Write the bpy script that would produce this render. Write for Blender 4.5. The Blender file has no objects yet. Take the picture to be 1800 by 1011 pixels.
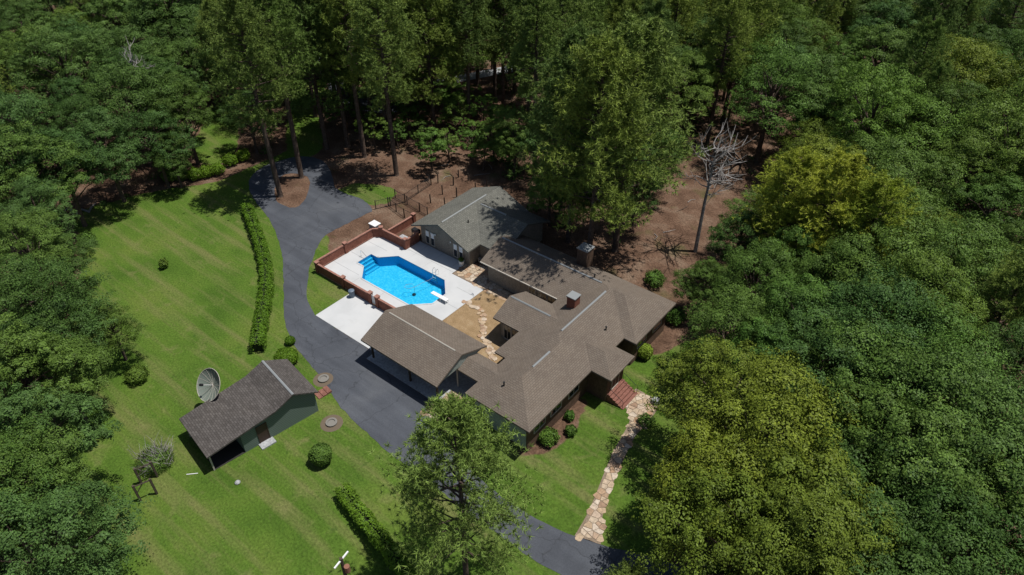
import bpy, math, random
import numpy as np
from mathutils import Vector, Matrix
R = math.radians
rnd = random.Random(7)
scene = bpy.context.scene
C = scene.collection

# ------------------------------------------------------------------ camera, sky, sun, exposure
CAM_H, PITCH, YAW, FPX = 48.0, R(38.1), R(38.7), 1250.0
cam = bpy.data.cameras.new('camera'); cam_o = bpy.data.objects.new('camera', cam); C.objects.link(cam_o)
cam.sensor_width = 36; cam.lens = 36 * FPX / 1800; cam.clip_end = 3000
cam_o.location = (0, 0, CAM_H); cam_o.rotation_euler = (math.pi / 2 - PITCH, 0, YAW)
scene.camera = cam_o
SUN_AZ, SUN_EL = R(43), R(71)
w = bpy.data.worlds.new('World'); scene.world = w; w.use_nodes = True
nt = w.node_tree
sky = nt.nodes.new('ShaderNodeTexSky'); sky.sky_type = 'NISHITA'; sky.sun_disc = False
sky.sun_elevation = SUN_EL; sky.sun_rotation = math.pi / 2 - SUN_AZ
bg = nt.nodes['Background']; bg.inputs['Strength'].default_value = 0.068
nt.links.new(sky.outputs[0], bg.inputs['Color'])
sl = bpy.data.lights.new('sun', 'SUN'); sl.energy = 4.6; sl.angle = R(0.5); sl.color = (1.0, 0.96, 0.9)
so = bpy.data.objects.new('sun', sl); C.objects.link(so)
so.rotation_euler = (math.pi / 2 - SUN_EL, 0, math.pi / 2 + SUN_AZ); so.location = (0, 0, 80)
vs = scene.view_settings
vs.view_transform = 'Standard'; vs.look = 'None'; vs.exposure = -0.02; vs.gamma = 1
vs.use_curve_mapping = False
scene.render.engine = 'CYCLES'
cy = scene.cycles
cy.max_bounces = 6; cy.diffuse_bounces = 3; cy.transparent_max_bounces = 12; cy.use_denoising = True
cy.sample_clamp_indirect = 4

# ------------------------------------------------------------------ survey: photograph pixel -> point of the plot
_r = Vector((math.cos(YAW), math.sin(YAW), 0)); _hf = Vector((-math.sin(YAW), math.cos(YAW), 0))
_fw = _hf * math.cos(PITCH) + Vector((0, 0, -math.sin(PITCH))); _up = _r.cross(_fw)
def tz(x):
    t = min(1, max(0, (x + 32) / 9)); return -0.9 * t * t * (3 - 2 * t)
def at(px, py, z=None):
    d = _fw * FPX + _r * (px - 900) - _up * (py - 505.5)
    zz = 0.0 if z is None else z
    for _ in range(8 if z is None else 1):
        t = (zz - CAM_H) / d.z; p = d * t
        if z is None: zz = tz(p.x)
    return Vector((p.x, p.y, zz))
def pix(x, y, z):
    q = Vector((x, y, z - CAM_H)); k = FPX / q.dot(_fw)
    return 900 + q.dot(_r) * k, 505.5 - q.dot(_up) * k
def inside(poly, x, y):
    r = False; j = len(poly) - 1
    for i in range(len(poly)):
        xi, yi = poly[i][0], poly[i][1]; xj, yj = poly[j][0], poly[j][1]
        if (yi > y) != (yj > y) and x < (xj - xi) * (y - yi) / (yj - yi) + xi: r = not r
        j = i
    return r
def smooth(pts, n=5, closed=True):
    out = []; m = len(pts)
    for i in range(m if closed else m - 1):
        if closed: p0, p1, p2, p3 = pts[i - 1], pts[i], pts[(i + 1) % m], pts[(i + 2) % m]
        else: p0, p1, p2, p3 = pts[max(i - 1, 0)], pts[i], pts[i + 1], pts[min(i + 2, m - 1)]
        for k in range(n):
            t = k / n
            out.append(tuple(.5 * ((2 * p1[a]) + (p2[a] - p0[a]) * t + (2 * p0[a] - 5 * p1[a] + 4 * p2[a] - p3[a]) * t * t + (3 * p1[a] - p0[a] - 3 * p2[a] + p3[a]) * t ** 3) for a in (0, 1)))
    if not closed: out.append((pts[-1][0], pts[-1][1]))
    return out

# ------------------------------------------------------------------ materials
MATS = {}
def mat(name, col, rough=.8, spec=.3, metal=0):
    if name in MATS: return MATS[name]
    m = bpy.data.materials.new(name); m.use_nodes = True
    b = m.node_tree.nodes['Principled BSDF']
    b.inputs['Base Color'].default_value = (*col, 1); b.inputs['Roughness'].default_value = rough
    b.inputs['Specular IOR Level'].default_value = spec; b.inputs['Metallic'].default_value = metal
    MATS[name] = m; return m
def N(m, t, **kw):
    n = m.node_tree.nodes.new(t)
    for k, v in kw.items():
        if k.startswith('i_'): n.inputs[k[2:].replace('_', ' ')].default_value = v
        else: setattr(n, k, v)
    return n
def L(m, a, b): m.node_tree.links.new(a, b)
def bsdf(m): return m.node_tree.nodes['Principled BSDF']
def ramp(m, fac, stops):
    r = N(m, 'ShaderNodeValToRGB'); e = r.color_ramp.elements
    while len(e) < len(stops): e.new(.5)
    for k, (p, c) in enumerate(stops): e[k].position = p; e[k].color = (*c, 1)
    L(m, fac, r.inputs[0]); return r.outputs[0]
def noise(m, scale, detail=4, coord=None, dist=0, rough=.55):
    n = N(m, 'ShaderNodeTexNoise'); n.inputs['Scale'].default_value = scale; n.inputs['Detail'].default_value = detail
    n.inputs['Distortion'].default_value = dist; n.inputs['Roughness'].default_value = rough
    if coord is not None: L(m, coord, n.inputs['Vector'])
    return n.outputs['Fac']
def mix(m, fac, a, b, mode='MIX'):
    n = N(m, 'ShaderNodeMix'); n.data_type = 'RGBA'; n.blend_type = mode
    for s, v in ((n.inputs[0], fac), (n.inputs[6], a), (n.inputs[7], b)):
        if isinstance(v, (int, float)): s.default_value = v
        elif isinstance(v, tuple): s.default_value = (*v, 1)
        else: L(m, v, s)
    return n.outputs[2]
def math_(m, op, a, b=0.):
    n = N(m, 'ShaderNodeMath', operation=op)
    for s, v in ((n.inputs[0], a), (n.inputs[1], b)):
        if isinstance(v, (int, float)): s.default_value = v
        else: L(m, v, s)
    return n.outputs[0]
def pos(m): return N(m, 'ShaderNodeNewGeometry').outputs['Position']
def bump(m, h, strength=.4, dist=.05):
    b = N(m, 'ShaderNodeBump'); b.inputs['Strength'].default_value = strength; b.inputs['Distance'].default_value = dist
    L(m, h, b.inputs['Height']); L(m, b.outputs[0], bsdf(m).inputs['Normal'])
def mottled(name, stops, scale=1.5, rough=.85, fine=None, bumpy=.3, spec=.2):
    m = mat(name, (0, 0, 0), rough, spec); p = pos(m)
    c = ramp(m, noise(m, scale, 6, p), stops)
    if fine: c = mix(m, .5, c, ramp(m, noise(m, fine, 3, p), [(.3, (.25, .25, .25)), (.7, (.8, .8, .8))]), 'OVERLAY')
    L(m, c, bsdf(m).inputs['Base Color'])
    if bumpy: bump(m, noise(m, (fine or scale * 8), 4, p), bumpy)
    return m
asphalt = mat('asphalt', (.06, .065, .08), .8, .25); m = asphalt; p = pos(m)
mp_ = N(m, 'ShaderNodeMapping'); mp_.inputs['Rotation'].default_value = (0, 0, R(12)); mp_.inputs['Scale'].default_value = (.12, 1.1, 1); L(m, p, mp_.inputs['Vector'])
ca = ramp(m, noise(m, .22, 6, p, .5), [(.3, (.056, .062, .075)), (.52, (.072, .079, .094)), (.75, (.094, .101, .115))])
ca = mix(m, .55, ca, ramp(m, noise(m, 1, 4, mp_.outputs[0], .3), [(.3, (.36, .36, .36)), (.7, (.63, .63, .62))]), 'OVERLAY')
ca = mix(m, ramp(m, noise(m, .6, 7, p, 1.2), [(.64, (0, 0, 0)), (.74, (.5, .5, .5))]), ca, (.085, .088, .095))
vo = N(m, 'ShaderNodeTexVoronoi', feature='DISTANCE_TO_EDGE'); vo.inputs['Scale'].default_value = .22; vn = N(m, 'ShaderNodeVectorMath', operation='ADD'); L(m, p, vn.inputs[0]); nv = N(m, 'ShaderNodeTexNoise'); nv.inputs['Scale'].default_value = 1.2; L(m, p, nv.inputs['Vector']); L(m, nv.outputs['Color'], vn.inputs[1]); L(m, vn.outputs[0], vo.inputs['Vector'])
ca = mix(m, ramp(m, vo.outputs['Distance'], [(0, (.6, .6, .6)), (.012, (0, 0, 0))]), ca, (.03, .032, .036))
ca = mix(m, .35, ca, ramp(m, noise(m, 11, 3, p), [(.3, (.3, .3, .3)), (.7, (.7, .7, .7))]), 'OVERLAY')
L(m, ca, bsdf(m).inputs['Base Color']); bump(m, noise(m, 25, 3, p), .15, .01)
concrete = mat('white_concrete', (.5, .51, .515), .85, .2); m = concrete; p = pos(m)
cc = ramp(m, noise(m, .35, 6, p, .3), [(.3, (.46, .47, .475)), (.55, (.52, .53, .535)), (.75, (.545, .55, .55))])
cc = mix(m, ramp(m, noise(m, 1.1, 6, p, .8), [(.62, (0, 0, 0)), (.8, (.35, .35, .35))]), cc, (.38, .37, .34))
L(m, cc, bsdf(m).inputs['Base Color']); bump(m, noise(m, 18, 3, p), .08, .01)
slabm = mottled('slab_concrete', [(.3, (.28, .29, .3)), (.7, (.38, .39, .4))], .8, .8, 5, .1)
gravel = mottled('tan_gravel', [(.3, (.23, .155, .08)), (.55, (.29, .2, .11)), (.8, (.35, .26, .155))], 1.2, .95, 14, .8)
mortar = mottled('stone_mortar', [(.3, (.17, .13, .09)), (.7, (.26, .2, .15))], 2, .9, 10, .3)
brickm = mottled('red_brick', [(.3, (.15, .058, .04)), (.7, (.22, .088, .06))], 2, .85, 9, .4)
brickcap = mottled('brick_coping', [(.3, (.25, .12, .09)), (.7, (.34, .18, .14))], 3, .85, 9, .3)
brownbrick = mottled('brown_brick', [(.3, (.085, .055, .038)), (.7, (.13, .085, .06))], 2, .85, 9, .4)
tanwall = mottled('taupe_siding', [(.3, (.19, .17, .14)), (.7, (.24, .215, .18))], 1, .75, 8, .1)
greysiding = mottled('grey_green_siding', [(.3, (.22, .25, .22)), (.7, (.28, .31, .28))], 1, .7, 8, .1)
greenwall = mat('green_siding', (.07, .115, .095), .7)
p_ = pos(greenwall); wv = N(greenwall, 'ShaderNodeTexWave', bands_direction='Z'); wv.inputs['Scale'].default_value = 1.6; wv.inputs['Distortion'].default_value = .1
L(greenwall, p_, wv.inputs['Vector']); L(greenwall, ramp(greenwall, wv.outputs['Fac'], [(.0, (.085, .115, .1)), (.25, (.125, .165, .145)), (1, (.14, .18, .16))]), bsdf(greenwall).inputs['Base Color'])
white = mat('white_paint', (.75, .76, .76), .5)
ventm = mat('vent_metal', (.24, .255, .26), .45, .4)
dark = mat('dark_metal', (.02, .02, .022), .5)
darkwood = mottled('dark_timber', [(.3, (.05, .04, .032)), (.7, (.09, .07, .055))], 4, .85, 20, .3)
steel = mat('stainless_steel', (.7, .71, .72), .22, .5, 1)
glass = mat('window_glass', (.012, .016, .02), .06, .8)
frame_m = mat('pale_frame', (.42, .39, .34), .6)
doorm = mat('brown_door', (.05, .03, .022), .6)
bluegrey = mat('blue_grey_plastic', (.12, .16, .21), .5)
terracotta = mottled('step_brick', [(.3, (.17, .075, .055)), (.7, (.24, .11, .085))], 3, .8, 9, .3)
bark = mottled('pine_bark', [(.3, (.055, .04, .032)), (.7, (.13, .095, .075))], 3, .95, 9, .8)
deadwood = mottled('grey_dead_wood', [(.3, (.2, .185, .175)), (.7, (.33, .315, .3))], 3, .9, 9, .4)
def roof_mat(name, c1, c2, c3):
    m = mat(name, c1, .9, .15)
    uv = N(m, 'ShaderNodeUVMap').outputs[0]; p = pos(m)
    b = N(m, 'ShaderNodeTexBrick'); L(m, uv, b.inputs['Vector'])
    b.inputs['Scale'].default_value = 1; b.inputs['Brick Width'].default_value = .34; b.inputs['Row Height'].default_value = .19
    b.inputs['Mortar Size'].default_value = .018; b.inputs['Mortar Smooth'].default_value = .4; b.inputs['Bias'].default_value = 0
    b.inputs['Color1'].default_value = (*c1, 1); b.inputs['Color2'].default_value = (*c2, 1); b.inputs['Mortar'].default_value = (*c3, 1)
    st = ramp(m, noise(m, .45, 6, p, .4), [(.3, (.36, .36, .37)), (.5, (.5, .5, .5)), (.72, (.6, .59, .57))])
    c = mix(m, .4, b.outputs['Color'], st, 'OVERLAY')
    L(m, c, bsdf(m).inputs['Base Color']); bump(m, b.outputs['Fac'], -.4, .02); return m
roof_brown = roof_mat('brown_shingles', (.148, .121, .098), (.174, .146, .12), (.088, .071, .057))
roof_green = roof_mat('grey_green_shingles', (.125, .125, .11), (.168, .168, .148), (.07, .07, .06))
roof_dark = roof_mat('charcoal_shingles', (.075, .067, .062), (.118, .107, .1), (.04, .036, .033))
roof_far = roof_mat('pale_grey_shingles', (.2, .22, .24), (.26, .28, .3), (.14, .15, .16))
stone_m = mat('flagstone', (.4, .3, .2), .85, .2)
oi = N(stone_m, 'ShaderNodeObjectInfo')
sc_ = ramp(stone_m, oi.outputs['Random'], [(0, (.45, .37, .28)), (.3, (.4, .3, .2)), (.6, (.5, .43, .35)), (.8, (.33, .21, .13)), (.92, (.38, .27, .18)), (1, (.22, .14, .1))])
sn_ = noise(stone_m, 5, 5, pos(stone_m)); L(stone_m, mix(stone_m, .6, sc_, ramp(stone_m, sn_, [(.3, (.3, .3, .3)), (.7, (.72, .7, .68))]), 'OVERLAY'), bsdf(stone_m).inputs['Base Color'])
bump(stone_m, sn_, .5, .03)
def leaf_mat(name, c, var=.35, trans=.13):
    m = bpy.data.materials.new(name); m.use_nodes = True; t = m.node_tree; MATS[name] = m
    t.nodes.remove(bsdf(m)); out = t.nodes['Material Output']
    o = N(m, 'ShaderNodeObjectInfo'); g = N(m, 'ShaderNodeNewGeometry')
    nz = noise(m, .9, 3, g.outputs['Position'])
    dk = tuple(v * (1 - var) for v in c); lt = tuple(min(1, v * (1 + var)) for v in c)
    col = ramp(m, nz, [(.3, dk), (.5, c), (.72, lt)])
    col = mix(m, 1, col, ramp(m, o.outputs['Random'], [(0, (.75, .84, .8)), (.5, (1, 1, 1)), (1, (1.18, 1.1, .9))]), 'MULTIPLY')
    col = mix(m, 1, col, ramp(m, g.outputs['Random Per Island'], [(0, (.72, .74, .72)), (.6, (1, 1, 1)), (1, (1.3, 1.25, 1.12))]), 'MULTIPLY')
    d = N(m, 'ShaderNodeBsdfPrincipled'); d.inputs['Roughness'].default_value = .5; d.inputs['Specular IOR Level'].default_value = .12
    tr = N(m, 'ShaderNodeBsdfTranslucent'); mx = N(m, 'ShaderNodeMixShader'); mx.inputs[0].default_value = trans
    L(m, col, d.inputs['Base Color']); L(m, col, tr.inputs['Color'])
    L(m, d.outputs[0], mx.inputs[1]); L(m, tr.outputs[0], mx.inputs[2]); L(m, mx.outputs[0], out.inputs['Surface']); return m
leaf_mid = leaf_mat('mid_green_leaves', (.102, .172, .034))
leaf_olive = leaf_mat('olive_leaves', (.138, .185, .026))
leaf_dark = leaf_mat('dark_green_leaves', (.072, .132, .03))
leaf_blue = leaf_mat('blue_green_leaves', (.082, .152, .04))
leaf_bright = leaf_mat('bright_green_leaves', (.095, .18, .034))
leaf_lime = leaf_mat('lime_leaves', (.17, .25, .03))
leaf_hedge = leaf_mat('hedge_leaves', (.11, .2, .018), .3)
needle = leaf_mat('pine_needles', (.185, .26, .06), .3)
needle_y = leaf_mat('yellow_pine_needles', (.33, .38, .05), .35)
needle_l = leaf_mat('light_pine_needles', (.23, .32, .075), .3)
needle_d = leaf_mat('dull_pine_needles', (.145, .215, .055), .3)

# ------------------------------------------------------------------ object helpers
def tag(o, label=None, cat=None, group=None, kind=None):
    for k, v in (('label', label), ('category', cat), ('group', group), ('kind', kind)):
        if v: o[k] = v
    return o
def empty(name, loc=(0, 0, 0), rz=0):
    o = bpy.data.objects.new(name, None); C.objects.link(o); o.location = loc; o.rotation_euler = (0, 0, rz); o.empty_display_size = .3; return o
class MB:
    def __init__(s): s.v = []; s.f = []
    def add(s, vs, fs):
        b = len(s.v); s.v += [tuple(p) for p in vs]; s.f += [tuple(i + b for i in f) for f in fs]; return s
    def box(s, x0, x1, y0, y1, z0, z1):
        return s.add([(x0, y0, z0), (x1, y0, z0), (x1, y1, z0), (x0, y1, z0), (x0, y0, z1), (x1, y0, z1), (x1, y1, z1), (x0, y1, z1)],
                     [(3, 2, 1, 0), (4, 5, 6, 7), (0, 1, 5, 4), (1, 2, 6, 5), (2, 3, 7, 6), (3, 0, 4, 7)])
    def prism(s, poly, z0, z1):
        n = len(poly); a = sum(poly[i][0] * poly[(i + 1) % n][1] - poly[(i + 1) % n][0] * poly[i][1] for i in range(n))
        if a < 0: poly = list(poly)[::-1]
        f0 = z0 if callable(z0) else (lambda p: z0); f1 = z1 if callable(z1) else (lambda p: z1)
        vs = [(p[0], p[1], f0(p)) for p in poly] + [(p[0], p[1], f1(p)) for p in poly]
        return s.add(vs, [tuple(range(n))[::-1], tuple(range(n, 2 * n))] + [(i, (i + 1) % n, (i + 1) % n + n, i + n) for i in range(n)])
    def slab(s, pts, t):
        n = len(pts); a = Vector((0, 0, 0))
        for i in range(n): a += Vector(pts[i]).cross(Vector(pts[(i + 1) % n]))
        if a.z < 0: pts = list(pts)[::-1]
        vs = list(pts) + [(p[0], p[1], p[2] - t) for p in pts]
        return s.add(vs, [tuple(range(n)), tuple(range(n, 2 * n))[::-1]] + [(i, i + n, (i + 1) % n + n, (i + 1) % n) for i in range(n)])
    def tube(s, path, rad, seg=6):
        path = [Vector(p) for p in path]; rad = rad if isinstance(rad, (list, tuple)) else [rad] * len(path)
        vs = []; fs = []
        for i, p in enumerate(path):
            d = (path[min(i + 1, len(path) - 1)] - path[max(i - 1, 0)]).normalized()
            a = d.cross(Vector((0, 0, 1)) if abs(d.z) < .95 else Vector((1, 0, 0))).normalized(); b = d.cross(a)
            for k in range(seg):
                t = 2 * math.pi * k / seg; vs.append(p + (a * math.cos(t) + b * math.sin(t)) * rad[i])
        for i in range(len(path) - 1):
            for k in range(seg):
                k2 = (k + 1) % seg; fs.append((i * seg + k, i * seg + k2, (i + 1) * seg + k2, (i + 1) * seg + k))
        fs.append(tuple(range(seg))); fs.append(tuple(range((len(path) - 1) * seg, len(path) * seg))[::-1])
        return s.add(vs, fs)
    def lathe(s, prof, c=(0, 0, 0), seg=16):
        vs = []; fs = []
        for r, z in prof:
            for k in range(seg):
                t = 2 * math.pi * k / seg; vs.append((c[0] + r * math.cos(t), c[1] + r * math.sin(t), c[2] + z))
        for i in range(len(prof) - 1):
            for k in range(seg): fs.append((i * seg + k, i * seg + (k + 1) % seg, (i + 1) * seg + (k + 1) % seg, (i + 1) * seg + k))
        fs.append(tuple(range(seg))[::-1]); fs.append(tuple(range((len(prof) - 1) * seg, len(prof) * seg)))
        return s.add(vs, fs)
    def build(s, name, m, parent=None, uv=False, shade=False):
        me = bpy.data.meshes.new(name); me.from_pydata(s.v, [], s.f); me.update()
        if uv:
            u = me.uv_layers.new(name='UVMap')
            for p in me.polygons:
                n = p.normal; h = Vector((0, 0, 1)).cross(n)
                h = h.normalized() if h.length > .01 else Vector((1, 0, 0)); v = n.cross(h)
                for li in p.loop_indices:
                    q = me.vertices[me.loops[li].vertex_index].co; u.data[li].uv = (q.dot(h), q.dot(v))
        if shade:
            for p in me.polygons: p.use_smooth = True
        o = bpy.data.objects.new(name, me); C.objects.link(o); me.materials.append(m)
        if parent: o.parent = parent
        return o
def copy_tree(o, parent=None):
    c = o.copy(); C.objects.link(c); c.parent = parent
    for ch in list(o.children): copy_tree(ch, c)
    return c
def np_mesh(name, V, F):
    me = bpy.data.meshes.new(name); n, k = F.shape
    me.vertices.add(len(V)); me.vertices.foreach_set('co', V.astype(np.float32).ravel())
    me.loops.add(n * k); me.loops.foreach_set('vertex_index', F.astype(np.int32).ravel())
    me.polygons.add(n); me.polygons.foreach_set('loop_start', np.arange(0, n * k, k, dtype=np.int32))
    try: me.polygons.foreach_set('loop_total', np.full(n, k, dtype=np.int32))
    except Exception: pass
    me.update(calc_edges=True); return me

# ------------------------------------------------------------------ ground, lawns, drive
def pts(*pp): return [tuple(at(*p)[:2]) for p in pp]
LAWN = [pts((128, 378), (230, 346), (300, 331), (370, 322), (425, 300), (470, 280), (530, 262), (570, 330), (600, 640), (720, 760), (1010, 1000), (1030, 1150), (60, 1150), (110, 960), (110, 880), (110, 800), (110, 700), (130, 640), (120, 560), (140, 480), (148, 430)),
        pts((752, 730), (900, 700), (1080, 560), (1180, 600), (1260, 600), (1230, 760), (1190, 960), (1010, 1000), (900, 960)),
        pts((541, 482), (600, 500), (640, 530), (556, 560), (535, 530)),
        pts((590, 336), (630, 322), (690, 330), (690, 350), (655, 362), (612, 345)),
        pts((505, 268), (512, 175), (535, 125), (575, 130), (560, 200), (568, 262)),
        pts((338, 275), (372, 190), (408, 185), (420, 240), (400, 285)),
        pts((400, 75), (560, 20), (700, -20), (560, -30), (380, 40)), pts((770, 118), (900, 95), (900, 70), (760, 95)), pts((1600, 45), (1760, 60), (1790, 20), (1650, 10))]
BARE = [pts((475, 340), (490, 300), (520, 296), (548, 305), (552, 325), (545, 350), (530, 370), (505, 372), (480, 358)), pts((912, 796), (1010, 700), (1030, 712), (1012, 760), (985, 786), (930, 800)), pts((1110, 625), (1190, 560), (1200, 600), (1150, 625))]
def gridlines(a, b, step, far):
    inner = list(np.arange(a, b + 1e-6, step)); o1 = []; d = step; x = a
    while x > far[0]: d *= 1.35; x -= d; o1.append(x)
    o2 = []; d = step; x = b
    while x < far[1]: d *= 1.35; x += d; o2.append(x)
    return np.array(o1[::-1] + inner + o2)
gx = gridlines(-125, 16, .5, (-700, 600)); gy = gridlines(-14, 120, .5, (-600, 800))
nx, ny = len(gx), len(gy)
XX, YY = np.meshgrid(gx, gy, indexing='ij')
tt = np.clip((XX + 32) / 9, 0, 1); ZZ = -.9 * tt * tt * (3 - 2 * tt)
def np_inside(poly, X, Y):
    r = np.zeros(X.shape, bool); j = len(poly) - 1
    for i in range(len(poly)):
        xi, yi = poly[i]; xj, yj = poly[j]
        if yi != yj: r ^= ((yi > Y) != (yj > Y)) & (X < (xj - xi) * (Y - yi) / (yj - yi) + xi)
        j = i
    return r
mask = np.zeros(XX.shape)
for p in LAWN: mask[np_inside(smooth(p, 4), XX, YY)] = 1
for p in BARE: mask[np_inside(smooth(p, 4), XX, YY)] = 0
for _ in range(2):
    m2 = mask.copy(); m2[1:-1, 1:-1] = (mask[1:-1, 1:-1] * 2 + mask[:-2, 1:-1] + mask[2:, 1:-1] + mask[1:-1, :-2] + mask[1:-1, 2:]) / 6; mask = m2
POOL = [(-53.85, 40.3), (-52.3, 38.62), (-44.9, 38.62), (-43.15, 40.3), (-43.15, 42.35), (-44.9, 44.1), (-52.2, 44.1), (-53.85, 42.4), (-54.95, 42.4), (-54.95, 40.3)]
V = np.stack([XX, YY, ZZ], -1).reshape(-1, 3)
idx = np.arange(nx * ny).reshape(nx, ny)
F = np.stack([idx[:-1, :-1], idx[1:, :-1], idx[1:, 1:], idx[:-1, 1:]], -1)
cxm = (XX[:-1, :-1] + XX[1:, 1:]) / 2; cym = (YY[:-1, :-1] + YY[1:, 1:]) / 2
hole = (cxm > -56) & (cxm < -42) & (cym > 37.5) & (cym < 45.2)
gm = np_mesh('ground', V, F[~hole].reshape(-1, 4))
ga = gm.attributes.new('lawn', 'FLOAT', 'POINT'); ga.data.foreach_set('value', mask.astype(np.float32).ravel())
ground_m = mat('ground_cover', (0, 0, 0), .95, .1); m = ground_m; p = pos(m)
at_n = N(m, 'ShaderNodeAttribute', attribute_name='lawn')
edge = math_(m, 'ADD', at_n.outputs['Fac'], math_(m, 'MULTIPLY', math_(m, 'SUBTRACT', noise(m, .8, 5, p), .5), .9))
edge = ramp(m, edge, [(.42, (0, 0, 0)), (.6, (1, 1, 1))])
mp = N(m, 'ShaderNodeMapping'); mp.inputs['Rotation'].default_value = (0, 0, R(20)); mp.inputs['Scale'].default_value = (.07, .75, 1); L(m, p, mp.inputs['Vector'])
streak = noise(m, 1, 3, mp.outputs[0])
g1 = ramp(m, noise(m, .16, 6, p, .3), [(.3, (.05, .1, .013)), (.5, (.077, .137, .019)), (.68, (.105, .152, .027))])
g2 = mix(m, ramp(m, streak, [(.48, (0, 0, 0)), (.7, (.8, .8, .8))]), g1, (.15, .155, .055))
g2 = mix(m, ramp(m, noise(m, .5, 6, p, .5), [(.58, (0, 0, 0)), (.78, (.7, .7, .7))]), g2, (.175, .17, .068))
g2 = mix(m, ramp(m, noise(m, 1.6, 5, p, .6), [(.6, (0, 0, 0)), (.72, (.55, .55, .55))]), g2, (.04, .085, .014))
g2 = mix(m, .8, g2, ramp(m, noise(m, 5, 5, p, 0, .7), [(.25, (.2, .2, .2)), (.75, (.8, .8, .8))]), 'OVERLAY')
f1 = ramp(m, noise(m, .35, 6, p, .3), [(.3, (.075, .044, .029)), (.5, (.135, .082, .055)), (.72, (.19, .135, .096))])
f1 = mix(m, .7, f1, ramp(m, noise(m, 5, 5, p), [(.25, (.15, .15, .15)), (.75, (.85, .85, .85))]), 'OVERLAY')
f1 = mix(m, ramp(m, noise(m, .22, 4, p, .2), [(.6, (0, 0, 0)), (.75, (.6, .6, .6))]), f1, (.075, .1, .028))
L(m, mix(m, edge, f1, g2), bsdf(m).inputs['Base Color'])
bump(m, noise(m, 6, 5, p), .9, .12)
gm.materials.append(ground_m)
go = bpy.data.objects.new('ground', gm); C.objects.link(go); go['kind'] = 'structure'

import bmesh
def sheet(name, poly, off, m, holes=(), parent=None):
    bm = bmesh.new()
    def loop(pl): 
        vs = [bm.verts.new((q[0], q[1], 0)) for q in pl]
        return [bm.edges.new((vs[i], vs[(i + 1) % len(vs)])) for i in range(len(vs))]
    es = loop(poly)
    for h in holes: es += loop(h)
    bmesh.ops.triangle_fill(bm, edges=es, use_beauty=True, normal=(0, 0, 1))
    for x in np.arange(-32.5, -22.4, .5):
        bmesh.ops.bisect_plane(bm, geom=bm.verts[:] + bm.edges[:] + bm.faces[:], plane_co=(float(x), 0, 0), plane_no=(1, 0, 0))
    for v in bm.verts: v.co.z = tz(v.co.x) + off
    for f in bm.faces:
        f.normal_update()
        if f.normal.z < 0: f.normal_flip()
    me = bpy.data.meshes.new(name); bm.to_mesh(me); bm.free(); me.materials.append(m)
    o = bpy.data.objects.new(name, me); C.objects.link(o)
    if parent: o.parent = parent
    else: o['kind'] = 'structure'
    return o
drive_px = [(1235, 1015), (1180, 990), (1090, 966), (1010, 942), (930, 905), (860, 856), (800, 795), (757, 735), (747, 712)]
drive_l = [(475, 387), (455, 362), (441, 340), (438, 318), (458, 296), (498, 281), (531, 275), (558, 279), (575, 291), (585, 313), (590, 331), (613, 342), (638, 352), (655, 369), (642, 377), (611, 393), (573, 413), (562, 427), (555, 440), (548, 460), (542, 480), (540, 503), (541, 529), (548, 546)]
drive_low = [(1010, 1024), (988, 1011), (930, 979), (826, 902), (723, 824), (677, 790), (600, 717), (570, 672), (533, 627), (512, 597), (502, 565), (499, 537), (498, 470), (492, 430), (484, 405)]
dp = smooth(pts(*drive_px), 3, False) + [(-33.0, 30.2), (-42.3, 30.2), (-42.3, 31.3), (-51.3, 31.3)]
dp += smooth(pts(*drive_l[::-1]), 3, False) + smooth(pts(*drive_low[::-1]), 3, False)
def rag(pl, amp=.07):
    out = []
    for a, b in zip(pl, pl[1:] + pl[:1]):
        n_ = max(1, int(math.dist(a, b) / .5))
        for k in range(n_): out.append((a[0] + (b[0] - a[0]) * k / n_ + rnd.uniform(-amp, amp), a[1] + (b[1] - a[1]) * k / n_ + rnd.uniform(-amp, amp)))
    return out
far_drive = [(dp[-1][0] + 8, dp[-1][1] + 2), (dp[0][0] + 12, dp[0][1] + 8)]
island = smooth(pts((484, 329), (495, 309), (520, 305), (540, 311), (545, 322), (541, 338), (535, 353), (524, 363), (509, 365), (489, 356), (483, 341)), 3)
sheet('driveway', rag(dp + far_drive), .02, asphalt, [rag(island[::-1])])
sheet('neighbour_driveway', smooth(pts((640, 195), (600, 178), (575, 150), (600, 140), (640, 165), (700, 185), (690, 200)), 3), .02, asphalt)
sheet('road', smooth(pts((770, 150), (840, 138), (940, 118), (1000, 100), (1000, 92), (930, 108), (830, 128), (765, 140)), 3), .02, slabm)
sheet('parking_pad', [(-51.3, 31.3), (-42.3, 31.3), (-42.3, 30.2), (-31.2, 30.2), (-31.2, 36.2), (-51.3, 36.2)], .035, slabm)
o = sheet('parking_pad', [(-51.28, 31.32), (-42.32, 31.32), (-42.32, 36.18), (-51.28, 36.18)], .04, concrete)
deck = [(-57.3, 36.5), (-40.4, 36.5), (-40.4, 45.5), (-45.1, 45.5), (-45.1, 47.85), (-52.4, 47.85), (-52.4, 45.8), (-56.7, 45.8), (-57.3, 45.0)]
sheet('pool_deck', deck, .04, concrete, [POOL[::-1]])
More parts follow.
